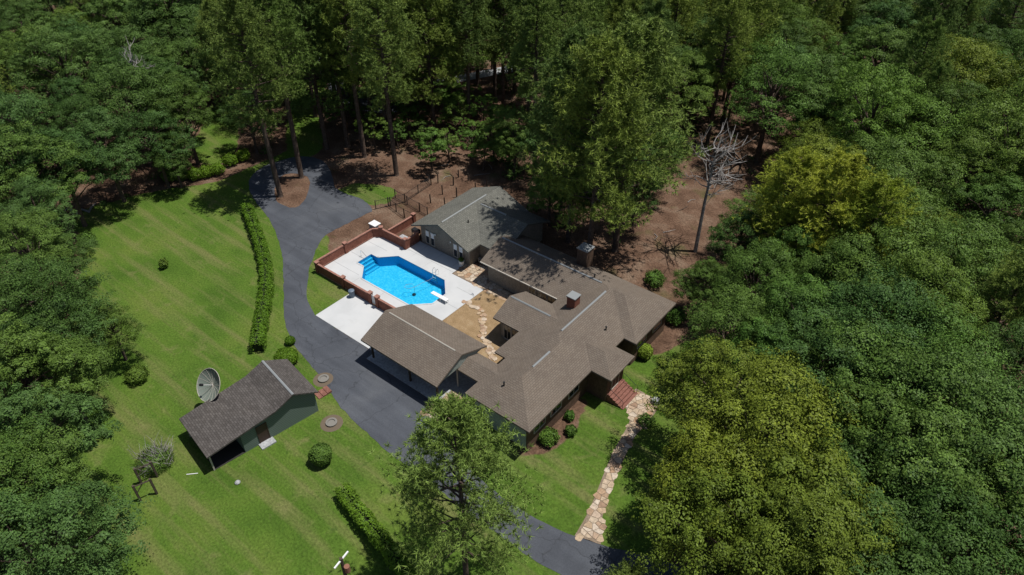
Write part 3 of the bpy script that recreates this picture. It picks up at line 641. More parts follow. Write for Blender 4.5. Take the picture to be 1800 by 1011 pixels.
for q in ((757, 357), (778, 342), (782, 362), (803, 347), (797, 326), (836, 335), (856, 330), (823, 318), (770, 322), (806, 312)):
    x, y = g_(*q); h_ = rnd.uniform(1.15, 1.5)
    o = MB().box(-.07, .07, -.07, .07, -.1, h_).build('garden_post', darkwood); o.location = (x, y, 0); o.rotation_euler = (rnd.uniform(-.03, .03), rnd.uniform(-.03, .03), rnd.uniform(0, 1))
    tag(o, 'dark timber post standing alone in the bare yard behind the pool house', 'post', 'timber posts in the bare yard')

# ------------------------------------------------------------------ garden shed with dish
sh = empty('garden_shed', (-41.4, 18.0, 0), R(-9)); W_ = 4.9
# local frame: y runs along the front wall, x points to the front; roof profile along y
prof = [(-4.9, 2.15), (1.3, 3.0), (3.1, 3.75), (5.3, 2.55)]
r_ = MB()
for (y0, z0), (y1, z1) in zip(prof, prof[1:]): r_.slab([(-W_ - .3, y0, z0), (.35, y0, z0), (.35, y1, z1), (-W_ - .3, y1, z1)], .14)
r_.build('roof', roof_dark, sh, uv=True); strip((.33, 3.1, 3.75), (-W_ - .28, 3.1, 3.75), .1, ventm, sh, 'ridge_cap', .05)
wl = MB(); fp = [(-1.9, -.1), (5.05, -.1), (5.05, 2.5), (3.1, 3.58), (1.3, 2.83), (-1.9, 2.4)]
k = len(fp); wl.add([(0, y, z) for y, z in fp] + [(-W_, y, z) for y, z in fp], [tuple(range(k)), tuple(range(k, 2 * k))[::-1]] + [(i, i + k, (i + 1) % k + k, (i + 1) % k) for i in range(k)])
wl.build('wall', greenwall, sh); wl2 = MB().box(-W_, -W_ + .1, -4.6, -1.9, -.1, 2.05).build('rear_wall', greenwall, sh)
opening(sh, 'door', (0, -.1, 1.02), .85, 2.0, 'x', 1, doorm, doorm, 0)
MB().box(.02, .75, -.75, .55, -.05, .12).build('door_step', slabm, sh)
for x in (-.05, -W_ + .05): MB().box(x - .06, x + .06, -4.7, -4.58, -.1, 2.05).build('post', frame_m, sh)
MB().box(-W_ + .1, .0, -4.6, -1.9, .0, .03).build('floor', mat('shed_floor', (.03, .028, .026)), sh)
tag(sh, 'green sided garden shed with lopsided charcoal shingle roof and open bay', 'shed')
dx, dy = at(373, 674, 3.3)[:2]
dish = empty('satellite_dish', (dx, dy, 0)); prof = [(r, .32 * (r / 1.45) ** 2 * 1.45) for r in np.linspace(.02, 1.45, 8)]
vs = []; fs = []; SG = 28
for r, z in prof:
    for k in range(SG): t = 2 * math.pi * k / SG; vs.append((r * math.cos(t), r * math.sin(t), z))
for i in range(7):
    for k in range(SG): fs.append((i * SG + k, i * SG + (k + 1) % SG, (i + 1) * SG + (k + 1) % SG, (i + 1) * SG + k))
dm = mat('dish_mesh', (.17, .2, .17), .6)
tilt = Matrix.Translation((0, 0, 3.1)) @ Vector((.02, -.77, .64)).to_track_quat('Z', 'Y').to_matrix().to_4x4()
def dput(mb, name, m_): o = mb.build(name, m_, dish); o.matrix_local = tilt; return o
dput(MB().add(vs, fs), 'reflector', dm)
rim = [(1.45 * math.cos(2 * math.pi * k / 28), 1.45 * math.sin(2 * math.pi * k / 28), .464) for k in range(29)]; dput(MB().tube(rim, .03, 5), 'rim', frame_m)
for k in range(16):
    t = 2 * math.pi * k / 16; dput(MB().tube([(r * math.cos(t), r * math.sin(t), z + .015) for r, z in prof], .012, 4), 'rib', frame_m)
dput(MB().tube([(0, 0, 0), (0, 0, 1.1)], .02), 'feed_arm', white); dput(MB().lathe([(.12, 0), (.12, .28)], (0, 0, 1.05), 10), 'feed_horn', dark); dput(MB().lathe([(.3, -.2), (.2, 0)], (0, 0, -.02), 10), 'hub', dark)
MB().tube([(0, 0, 0), (0, 0, 3.0)], .09, 8).build('mast', dark, dish)
tag(dish, 'large mesh satellite dish on a mast behind the shed roof', 'satellite dish')
for q in ((569, 667), (583, 744)):
    x, y = g_(*q); o = empty('ring_planter', (x, y, 0)); MB().lathe([(.5, 0), (.52, .18), (.34, .2), (.3, .1), (.05, .1)], (0, 0, 0), 14).build('stone_ring', mat('ring_stone', (.2, .19, .17), .9), o)
    MB().lathe([(1.0, .004), (.9, .02), (.5, .025)], (0, 0, 0), 18).build('mulch_ring', mat('mulch', (.13, .1, .07)), o)
    tag(o, ('round stone planter ring beside the brick steps near the shed' if q[0] == 569 else 'round stone planter ring alone on the lawn near the driveway edge'), 'planter')
x, y = g_(567, 692); bs = empty('brick_steps', (x, y, 0), R(-9))
for k in range(3): MB().box(-.45, .45, -.6 + .45 * k, -.17 + .45 * k, 0, .08 + .07 * k).build('step', terracotta, bs)
tag(bs, 'three small red brick steps between the driveway and shed', 'steps')
wf = empty('timber_frame', (*g_(262, 868), 0))
for q in ((247, 880), (276, 868), (249, 850), (277, 838)):
    v = at(*q) - wf.location; MB().box(v.x - .08, v.x + .08, v.y - .08, v.y + .08, -.1, 1.9).build('post', darkwood, wf)
for a, b in (((247, 880), (276, 868)), ((249, 850), (277, 838))):
    a, b = at(*a) - wf.location, at(*b) - wf.location; MB().tube([(a.x, a.y, 1.75), (b.x, b.y, 1.75)], .06, 5).build('crossbeam', darkwood, wf); MB().tube([(a.x, a.y, .9), (a.x * .5 + b.x * .5, a.y * .5 + b.y * .5, 1.7)], .045, 5).build('brace', darkwood, wf)
tag(wf, 'weathered timber frame of posts and braces beside the brush pile', 'frame')
up = empty('utility_pole', (-23.2, 12.2, tz(-23.2))); MB().tube([(0, 0, -.2), (0, 0, 9.0)], [.16, .11], 8).build('pole', darkwood, up)
MB().box(-.05, .05, -.65, .65, 8.77, 8.86).build('crossarm', white, up).rotation_euler = (0, 0, R(10))
MB().lathe([(.18, 0), (.18, .55)], (.26, .1, 7.7), 10).build('transformer', mat('rust', (.25, .12, .08)), up)
tag(up, 'utility pole with white crossarm at the edge of the lawn by the hedge', 'utility pole')
ur = empty('stone_boulder', (*g_(1152, 708), tz(-18))); MB().lathe([(.3, -.05), (.45, .15), (.38, .42), (.15, .52)], (0, 0, 0), 9).build('boulder', slabm, ur)
tag(ur, 'grey boulder beside the widened top of the stone path', 'boulder')

# ------------------------------------------------------------------ neighbour house far behind the pines
nh = empty('neighbour_house', (*g_(540, 118), 0), R(20)); r_ = MB()
for y in (-4.5, 4.5): r_.slab([(-9, y, 2.8), (-9, 0, 4.7), (9, 0, 4.7), (9, y, 2.8)], .2)
r_.build('roof', roof_far, nh, uv=True); MB().box(-8.4, 8.4, -3.9, 3.9, -.1, 2.85).build('wall', brownbrick, nh)
for x in (-6, -2, 2, 6): opening(nh, 'window', (x, -3.9, 1.5), 1.3, 1.2, 'y', -1)
for x in (-8.42, 8.36): MB().add([(x, -3.9, 2.8), (x, 3.9, 2.8), (x, 0, 4.5), (x + .06, -3.9, 2.8), (x + .06, 3.9, 2.8), (x + .06, 0, 4.5)], [(0, 2, 1), (3, 4, 5), (0, 3, 5, 2), (1, 2, 5, 4)]).build('gable', brownbrick, nh)
tag(nh, 'neighbouring house with pale grey roof glimpsed beyond the pines', 'house')

# ------------------------------------------------------------------ foliage builders
def quads(P, Nn, size, rs, asp=.55):
    n = len(P); a = np.cross(Nn, rs.normal(size=(n, 3))); a /= np.linalg.norm(a, axis=1, keepdims=True) + 1e-9; b = np.cross(Nn, a)
    s = (size * rs.uniform(.6, 1.3, n))[:, None]; a = a * s; b = b * s * asp
    droop = Nn * s * -.25
    Vv = np.stack([P - a, P + b + droop * .2, P + a + droop, P - b + droop * .2], 1).reshape(-1, 3)
    return Vv, np.arange(4 * n).reshape(n, 4)
def crown_mesh(name, seed, rad, h0, h1, lobes, tufts, per, leaf, ragged=.25):
    rs = np.random.default_rng(seed); cz, rz = (h0 + h1) / 2, (h1 - h0) / 2; cs = []; ph = rs.uniform(0, 6.28, 3); tries = 0
    while len(cs) < lobes and tries < 4000:
        tries += 1; d = rs.normal(size=3); d /= np.linalg.norm(d)
        if d[2] < -.45: continue
        az = math.atan2(d[1], d[0]); k = (1 + ragged * math.cos(2 * az + ph[0]) + ragged * .7 * math.cos(3 * az + ph[1])) * rs.uniform(.8, 1.08)
        rl = rad * rs.uniform(.24, .42); c = np.array([d[0] * rad * k * .78, d[1] * rad * k * .78, cz + d[2] * rz * .8 * rs.uniform(.8, 1.12)])
        if all(np.linalg.norm(c - o[:3]) > (rl + o[3]) * .66 for o in cs): cs.append(np.array([*c, rl]))
    PP, NN = [], []
    for c in cs:
        nt_ = max(4, int(tufts * (c[3] / (rad * .33)) ** 2))
        for _ in range(nt_):
            d = rs.normal(size=3); d[2] = abs(d[2]) * .9 - .15; d /= np.linalg.norm(d); tr = c[3] * rs.uniform(.28, .45); tc = c[:3] + d * c[3] * rs.uniform(.6, 1.02) * (1, 1, .8)
            n_ = int(per * rs.uniform(.7, 1.3)); e = rs.normal(size=(n_, 3)); e /= np.linalg.norm(e, axis=1, keepdims=True); e[:, 2] = np.where(e[:, 2] < -.25, -e[:, 2], e[:, 2])
            PP.append(tc + e * (tr * rs.uniform(.4, 1.1, n_) ** .6)[:, None] * (1, 1, .7)); nn = e * .6 + d * .7 + rs.normal(size=(n_, 3)) * .38 + (0, 0, .25); NN.append(nn / np.linalg.norm(nn, axis=1, keepdims=True))
    Vv, Ff = quads(np.concatenate(PP), np.concatenate(NN), leaf, rs); return np_mesh(name, Vv, Ff), [c[:3] for c in cs]
def limbs(mb, h, r0, targets, rs, lean=.3, hfrac=.45):
    top = Vector((rs.uniform(-lean, lean), rs.uniform(-lean, lean), h * .8))
    mb.tube([(0, 0, -.3), (0, 0, .3), tuple(top * .5), tuple(top)], [r0 * 1.35, r0, r0 * .75, r0 * .3], 8)
    for t in targets:
        t = Vector(t); z = max(h * .25, min(t.z * rs.uniform(.55, .8), h * .75)); s = Vector((top.x * z / top.z, top.y * z / top.z, z)); m_ = s.lerp(t, .5) + Vector((0, 0, .3))
        mb.tube([s, m_, t], [r0 * .38, r0 * .22, r0 * .06], 5)
def make_oak(seed, h, rad, lobes, tufts, per, leaf, ragged=.25, low=.16):
    me, cs = crown_mesh('crown', seed, rad, h * low, h, lobes, tufts, per, leaf, ragged); rs = np.random.default_rng(seed + 50)
    mb = MB(); limbs(mb, h, h * .022, cs, rs); return me, mb
def make_pine(seed, h, rad, base, nb, tufts, nl=.4, nw=.036):
    rs = np.random.default_rng(seed); mb = MB(); mb.tube([(0, 0, -.3), (0, 0, .4), (rs.uniform(-.2, .2), .1, h * .5), (rs.uniform(-.3, .3), 0, h * .97)], [h * .0165, h * .0135, h * .0105, h * .002], 8)
    T, D = [], []
    for i in range(nb):
        t = (i + rs.uniform(0, 1)) / nb; z = h * (base + (1 - base) * t ** .9); az = i * 2.4 + rs.uniform(-.5, .5)
        shape = (1 - t) ** .6 * (.55 + .45 * min(1, t * 4)) ; ln = rad * max(.2, shape) * rs.uniform(.7, 1.2) * 1.15
        d = Vector((math.cos(az), math.sin(az), .18 + .55 * t)); s = Vector((0, 0, z)); e = s + d * ln; mid = s + d * ln * .5 + Vector((0, 0, -.08 * ln))
        mb.tube([s, mid, e], [.05 + .012 * ln, .04, .012], 4)
        for k in range(tufts):
            u = .38 + .68 * rs.uniform(0, 1) ** .7; c = s.lerp(e, u) + Vector(rs.normal(size=3)) * (.11 * ln * u + .1); c.z += abs(rs.normal()) * .18
            T.append(c); dd = (c - s.lerp(e, u * .7)).normalized() + Vector((0, 0, .55)); D.append(dd.normalized())
    T = np.array(T); D = np.array(D); K = 13; n = len(T)
    dirs = np.repeat(D, K, 0) * .55 + rs.normal(size=(n * K, 3)) * .62; dirs /= np.linalg.norm(dirs, axis=1, keepdims=True)
    P0 = np.repeat(T, K, 0); sd = np.cross(dirs, rs.normal(size=(n * K, 3))); sd /= np.linalg.norm(sd, axis=1, keepdims=True) + 1e-9
    ln_ = nl * rs.uniform(.7, 1.25, n * K)[:, None]
    Vv = np.stack([P0 - sd * nw, P0 + sd * nw, P0 + dirs * ln_ + (0, 0, -.03) + sd * nw * .35], 1).reshape(-1, 3)
    return np_mesh('crown', Vv, np.arange(3 * n * K).reshape(-1, 3)), mb
class Proto:
    def __init__(s, me, mb): 
        s.crown = me; s.h = 0
        t = bpy.data.meshes.new('trunk'); t.from_pydata(mb.v, [], mb.f); t.update(); s.trunk = t
        for p in t.polygons: p.use_smooth = True
        t.materials.append(bark); me.materials.append(leaf_mid)
OAK = [Proto(*make_oak(*a)) for a in ((1, 13, 5.2, 30, 20, 84, .088), (2, 14, 5.8, 34, 20, 82, .092, .3), (3, 12, 4.5, 26, 20, 86, .082), (4, 15.5, 4.9, 34, 18, 84, .088, .2, .2), (5, 12.5, 6.2, 36, 20, 80, .094, .28), (6, 14, 4.8, 24, 21, 80, .098, .4, .24), (7, 13, 5.4, 42, 16, 76, .08, .26))]
OH = [13, 14, 12, 15.5, 12.5, 14, 13]
PINE = [Proto(*make_pine(s, h, r, b, nb, tf)) for s, h, r, b, nb, tf in ((11, 25, 4.6, .4, 62, 58), (12, 24, 5.0, .36, 64, 58), (13, 26, 4.3, .44, 58, 58), (14, 22, 5.4, .26, 74, 56))]
PINE.append(Proto(*make_pine(15, 18, 5.4, .2, 66, 58, .42, .03)))
PH = [25, 24, 26, 22, 18]
SMALL = [Proto(*make_oak(s, 5, 2.0, 16, 10, 50, .08, .3)) for s in (21, 22)]
NTREE = [0]
def plant(name, proto, x, y, scale, m_, label, cat, group=None, rz=None, sz=1.0, lean=0):
    o = empty(name, (x, y, tz(x) - .02), rnd.uniform(0, 6.28) if rz is None else rz); o.scale = (scale, scale, scale * sz); o.rotation_euler[0] = lean
    t = bpy.data.objects.new('trunk', proto.trunk); C.objects.link(t); t.parent = o
    c = bpy.data.objects.new('crown', proto.crown); C.objects.link(c); c.parent = o
    c.material_slots[0].link = 'OBJECT'; c.material_slots[0].material = m_
    NTREE[0] += 1; return tag(o, label, cat, group)
placed = []
def pine_at(px, py, h, label, m_=None, k=None, wide=1.0, group=None, xy=None):
    v = at(px, py) if xy is None else Vector((*xy, 0)); k = rnd.randrange(4) if k is None else k; s = h / PH[k]
    placed.append((v.x, v.y, 3.2)); return plant('pine_tree', PINE[k], v.x, v.y, s * wide, m_ or needle, label, 'tree', group, sz=1 / wide)
def oak_at(px, py, zc, r, m_, label, k=None, group=None):
    """crown centre seen at px,py and zc metres up"""
    v = at(px, py, zc); k = rnd.randrange(7) if k is None else k; s = zc / (OH[k] * .64)
    placed.append((v.x, v.y, 3.5)); return plant('broadleaf_tree', OAK[k], v.x, v.y, s, m_, label, 'tree', group)
# trees one can single out
pine_at(493, 345, 25, 'tall pine rising from the straw island nearest the hedge', k=0, m_=needle_d)
pine_at(530, 312, 26, 'tall slim pine at the back of the straw island in the drive loop', k=2)
pine_at(697, 308, 25, 'tall pine with bare trunk beside the grass patch and wire fence', k=0)
pine_at(0, 0, 17.5, 'broad pine overhanging the driveway by the carport patio', k=4, m_=needle_l, wide=.9, xy=(-20.0, 19.6))
pine_at(1081, 440, 25.5, 'massive pine standing right behind the house chimney', k=3, wide=1.15)
pine_at(0, 0, 24, 'dense pine pressing against the rear of the pool house', k=3, wide=1.0, m_=needle_d, xy=(-38.6, 58.9))
pine_at(0, 0, 25, 'tall pine close behind the rear wing beside the brick chimney', k=3, wide=1.0, xy=(-33.6, 55.6))
pine_at(0, 0, 17, 'yellow tinged pine glowing above the darker wood', m_=needle_y, k=3, wide=1.25, xy=tuple(at(1465, 350, 12)[:2]), group='yellow tinged pines')
for q, h_ in (((1395, 325, 12), 16), ((1540, 375, 12), 16)): pine_at(0, 0, h_, 'yellow tinged pine glowing above the darker wood', m_=needle_y, k=3, wide=1.2, xy=tuple(at(*q)[:2]), group='yellow tinged pines')
for q in ((575, 262), (612, 258), (641, 276), (655, 225), (735, 215), (792, 185), (800, 175), (885, 195), (930, 235), (760, 160), (840, 150), (620, 190), (700, 190), (960, 160), (1010, 200), (555, 205), (680, 240), (765, 235), (825, 230), (870, 175), (905, 165), (720, 165), (665, 165), (590, 175), (940, 300), (980, 250)):
    pine_at(*q, rnd.uniform(22, 26), 'tall straight pine in the open straw covered stand beyond the drive loop', group='pines beyond the drive loop', m_=rnd.choice((needle, needle, needle_d)))
for q, h, wd, lb in (((985, 375), 20, 1.0, 'pine rising just behind the pool house gable'),): pine_at(*q, h, lb, wide=wd)
for q in ((1010, 310, 5.5), (1120, 320, 6), (1060, 270, 6), (1150, 270, 6)): oak_at(*q, 5, rnd.choice((leaf_mid, leaf_dark)), 'leafy tree filling in beneath the tall pines close behind the house', group='leafy trees close behind the house')
oak_at(1305, 415, 6, 5, leaf_dark, 'dark green tree between the leafless tree and the yellow pines', 2)
oak_at(1205, 160, 9, 5, leaf_mid, 'tall rounded green tree beside the dead pine snag', 3)
oak_at(905, 235, 6, 5, leaf_mid, 'wide green tree filling the gap behind the timber posts', 0)
oak_at(968, 335, 5.0, 4, leaf_bright, 'bright green leafy tree at the back corner of the pool house', 2)
oak_at(195, 575, 4.2, 4, leaf_mid, 'round green tree alone at the lawn edge level with the shed', 0)
oak_at(1243, 482, 4.5, 4, leaf_dark, 'dark glossy evergreen beside the bare straw clearing', 2)
oak_at(435, 200, 6.0, 4, leaf_dark, 'dark leafy tree growing beneath the island pines beside the grassy track', 2)
for q in ((75, 535, 8), (35, 655, 8), (105, 655, 6), (35, 770, 8), (25, 865, 8), (25, 880, 8), (55, 975, 8), (100, 1020, 5), (30, 560, 8), (50, 450, 8), (70, 380, 7), (110, 455, 5), (85, 600, 6)): oak_at(*q, 5, rnd.choice((leaf_mid, leaf_dark, leaf_blue)), 'dense broadleaf tree fringing the wide lawn opposite the shed', group='trees fringing the wide lawn')
for q in ((180, 255, 8), (268, 245, 7), (320, 195, 8), (105, 295, 8), (230, 185, 9), (40, 300, 9), (300, 270, 5)): oak_at(*q, 5, rnd.choice((leaf_mid, leaf_dark, leaf_blue)), 'dense broadleaf tree shading the upper edge of the lawn by the woodland track', group='trees shading the upper lawn edge')
for q in ((1765, 900, 8), (1785, 780, 8), (1700, 970, 8), (1610, 910, 8), (1520, 980, 8), (1790, 640, 8)): oak_at(*q, 5, rnd.choice((leaf_mid, leaf_dark)), 'deep green oak in the wood beyond the olive oaks', group='deep green oaks beyond the olive oaks')
for k, q in enumerate(((1335, 485, 7), (1410, 555, 8), (1290, 575, 7), (1440, 640, 8), (1490, 490, 8), (1395, 450, 7), (1560, 470, 9), (1540, 580, 9), (1620, 530, 9), (1650, 640, 9), (1560, 690, 9), (1690, 760, 9), (1600, 800, 9), (1350, 620, 7))): oak_at(*q, 5, (leaf_mid, leaf_bright, leaf_mid, leaf_blue)[k % 4], 'full green oak in the canopy between the yellow pines and the olive oaks', group='green oaks between the yellow pines and olive oaks')
for q, lb in (((1285, 690, 8), 'olive green oak overhanging the widened top of the stone path'), ((1345, 770, 9), None), ((1275, 835, 8), 'olive green oak shading the middle of the stone path'), ((1390, 890, 9), None), ((1315, 950, 8), 'olive green oak shading the driveway end of the stone path'), ((1420, 960, 9), None)):
    oak_at(*q, 5, leaf_olive, lb or 'olive green oak set back behind the ones along the stone path', group='olive oaks by the stone path')
for q in ((775, 205), (700, 262), (660, 262), (735, 225), (815, 215), (850, 225), (800, 240), (880, 245), (640, 225), (590, 225), (760, 300), (850, 300), (690, 215), (830, 280), (900, 270), (790, 285), (745, 262), (868, 285), (905, 300), (610, 205), (720, 240), (835, 255)):
    v = at(*q); placed.append((v.x, v.y, 1.5)); plant('sapling', SMALL[rnd.randrange(2)], v.x, v.y, rnd.uniform(.8, 1.3), leaf_bright if rnd.random() < .5 else leaf_mid, 'leafy green sapling growing under the pines behind the pool house', 'sapling', 'saplings under the pines')
for x, m_, lb in ((1110, needle, 'young pine tip poking up beside the driveway end'), (1268, needle, 'second young pine tip in the shade of the olive oaks')):
    v = at(x, 1003, 6); pine_at(0, 0, 6.5, lb, k=3, xy=(v.x, v.y), wide=1.3)
def dead_tree(name, x, y, h, seed, label, nb=26, ln=3.2, lo=.45):
    rs = np.random.default_rng(seed); o = empty(name, (x, y, tz(x))); mb = MB(); mb.tube([(0, 0, -.2), (0, 0, h * .5), (.2, .1, h)], [.24, .17, .03], 7); mb.build('trunk', bark if lo < .5 else deadwood, o)
    for i in range(nb):
        z = h * rs.uniform(lo, .98); az = rs.uniform(0, 6.28); l_ = ln * rs.uniform(.5, 1.1); p0 = Vector((0, 0, z)); q = [p0]; d = Vector((math.cos(az), math.sin(az), .35))
        b = MB()
        for k in range(4): d = (d + Vector(rs.normal(size=3)) * .28 + Vector((0, 0, .08))).normalized(); q.append(q[-1] + d * l_ / 4)
        b.tube(q, [.08, .06, .045, .032, .015], 4)
        for k in (2, 3):
            for _ in range(2): e = (d + Vector(rs.normal(size=3)) * .7).normalized(); b.tube([q[k], q[k] + e * l_ * .3, q[k] + e * l_ * .5 + Vector((0, 0, .2))], [.035, .028, .014], 3)
        b.build('limb', deadwood, o)
    return tag(o, label, 'tree')
dead_tree('dead_tree', *at(1222, 442)[:2], 14.0, 3, 'leafless grey tree with twisting pale limbs in the straw clearing', 30, 4.2, .55)
dead_tree('dead_tree', *at(1275, 235)[:2], 14, 5, 'dead pine snag with short broken branches at the edge of the wood', 14, 1.4, .2)
v = at(240, 140, 10); dead_tree('dead_tree', v.x, v.y, 13.5, 8, 'dead bleached treetop sticking out of the green wood by the lawn', 14, 2.8, .7)

# ------------------------------------------------------------------ woods filling the rest
BARETREE = [(1195, 440), (1215, 235), (1325, 235), (1310, 330), (1250, 440)]; YELLOW = [(1340, 300), (1400, 265), (1500, 275), (1590, 370), (1560, 410), (1350, 380)]; YP = math.hypot(*at(1465, 350, 12)[:2]) - 1
KEEP2 = [(1095, 440), (1105, 330), (1180, 285), (1240, 300), (1300, 235), (1290, 330), (1240, 440), (1190, 485)]
KEEP = [(118, 382), (300, 325), (335, 322), (350, 250), (375, 185), (412, 185), (420, 280), (500, 268), (515, 135), (568, 135), (590, 262), (700, 300), (800, 300), (905, 318), (930, 385), (1035, 425), (1090, 435), (1110, 335), (1180, 290), (1225, 330), (1228, 440), (1190, 485), (1195, 560), (1205, 600), (1170, 650), (1155, 760), (1125, 870), (1062, 930), (1062, 965), (1010, 960), (1005, 1130), (200, 1130), (180, 900), (165, 800), (165, 700), (245, 640), (235, 530), (160, 470)]
GK = [(560, 330), (560, 250), (545, 140), (600, 130), (860, 130), (880, 320)]
def tone(px, py):
    if px < 330: return rnd.choice((leaf_blue, leaf_mid, leaf_dark, leaf_mid, leaf_blue)), 'wood'
    return None, ''
cands = []
for i in range(-34, 16):
    for j in range(-8, 44):
        cands.append((i * 5.2 + rnd.uniform(-2.2, 2.2) + 3, j * 5.2 + rnd.uniform(-2.2, 2.2)))
cands.sort(key=lambda q: q[0] ** 2 + q[1] ** 2)
pine_n = oak_n = 0
for x, y in cands:
    if pine_n > 250 and oak_n > 272: break
    bx_, by_ = pix(x, y, tz(x))
    q = Vector((x, y, 8 - CAM_H))
    if q.dot(_fw) < 10: continue
    cx_, cy_ = pix(x, y, 9)
    if not (-90 < cx_ < 1890 and -75 < cy_ < 1120): continue
    if inside(KEEP, bx_, by_) or inside(KEEP2, bx_, by_) or inside(GK, bx_, by_): continue
    if any((x - a) ** 2 + (y - b) ** 2 < (r + 1.0 + 1.5 * min(1, max(0, (math.hypot(x, y) - 70) / 80))) ** 2 for a, b, r in placed): continue
    far = by_ < 160
    north = cy_ < 170 and 380 < cx_ < 1350
    if inside([(488, 45), (612, 45), (612, 135), (488, 135)], cx_, cy_) and rnd.random() < .8: continue
    if (oak_n > 272 or pine_n > 250): continue
    pine = rnd.random() < (.72 if north else (.16 if cx_ > 700 else .08))
    if pine: k = rnd.randrange(4); h = rnd.uniform(17, 24) * (1 if north else .85); rad = 4.3 * h / PH[k]; zs = (h * .5, h * .75, h)
    else: k = rnd.randrange(7); h = rnd.choice((rnd.uniform(8.5, 11), rnd.uniform(11, 14), rnd.uniform(13.5, 17))) * (.9 if cx_ < 300 else 1) * (1.15 if far else 1); rad = 5.2 * h / OH[k]; zs = (h * .4, h * .7, h)
    bad = False
    for z in zs:
        for dx_, dy_ in ((0, 0), (.75, 0), (-.75, 0), (0, .75), (0, -.75)):
            rr = rad * (.5 if z == h else 1)
            c_p = pix(x + dx_ * rr, y + dy_ * rr, z)
            if inside(KEEP, *c_p) or inside(BARETREE, *c_p) or (math.hypot(x, y) < YP and inside(YELLOW, *c_p)): bad = True
    if bad: continue
    placed.append((x, y, 2.6 if pine else 3.4))
    area = 'bordering the mown lawn and shed' if cx_ < 430 else ('stretching away behind the pool house' if north else 'crowding the front of the house and stone path')
    if pine:
        pine_n += 1; m_ = rnd.choice((needle, needle_d, needle)); plant('pine_tree', PINE[k], x, y, h / PH[k], m_, 'feathery green pine in the wood ' + area, 'tree', 'pines in the wood ' + area)
    else:
        oak_n += 1
        if cx_ < 430: m_ = rnd.choice((leaf_blue, leaf_mid, leaf_dark, leaf_blue))
        elif cx_ > 1150 and cy_ > 640: m_ = rnd.choice((leaf_mid, leaf_dark, leaf_dark, leaf_olive))
        else: m_ = rnd.choice((leaf_mid, leaf_mid, leaf_blue, leaf_bright, leaf_olive, leaf_dark))
        cn = {leaf_blue: 'blue green', leaf_mid: 'mid green', leaf_dark: 'dark green', leaf_olive: 'olive green', leaf_bright: 'bright green'}[m_]
        plant('broadleaf_tree', OAK[k], x, y, h / OH[k], m_, cn + ' broadleaf tree in the wood ' + area, 'tree', cn + ' trees in the wood ' + area, sz=rnd.uniform(.9, 1.1))
print('trees', NTREE[0], pine_n, oak_n, 'farthest', math.hypot(x, y))

# undergrowth hiding the floor of the dense woods
rs = np.random.default_rng(99); UP = []; CL = [tuple(at(*q)[:2]) for q in KEEP]; GKW = [tuple(at(*q)[:2]) for q in GK]; K2W = [tuple(at(*q)[:2]) for q in KEEP2]
for x, y, r in placed:
    for _ in range(5):
        a = rs.uniform(0, 6.28); d = rs.uniform(.5, 4.5); u, v = x + d * math.cos(a), y + d * math.sin(a)
        if inside(CL, u, v) or inside(GKW, u, v) or inside(K2W, u, v) or any(np_inside(p_, np.array([u]), np.array([v]))[0] for p_ in LAWN): continue
        k_ = 34; rr = rs.uniform(.5, 1.1); e = rs.normal(size=(k_, 3)); e /= np.linalg.norm(e, axis=1, keepdims=True); e[:, 2] = abs(e[:, 2]); UP.append(np.concatenate([np.array([u, v, tz(u)]) + e * rr * (1, 1, .8), e], 1))
UP = np.concatenate(UP); Vv, Ff = quads(UP[:, :3], UP[:, 3:], .16, rs); ume = np_mesh('undergrowth', Vv, Ff); ume.materials.append(leaf_dark); uo = bpy.data.objects.new('undergrowth', ume); C.objects.link(uo)
tag(uo, 'low leafy undergrowth covering the floor of the woods', 'undergrowth', kind='stuff')

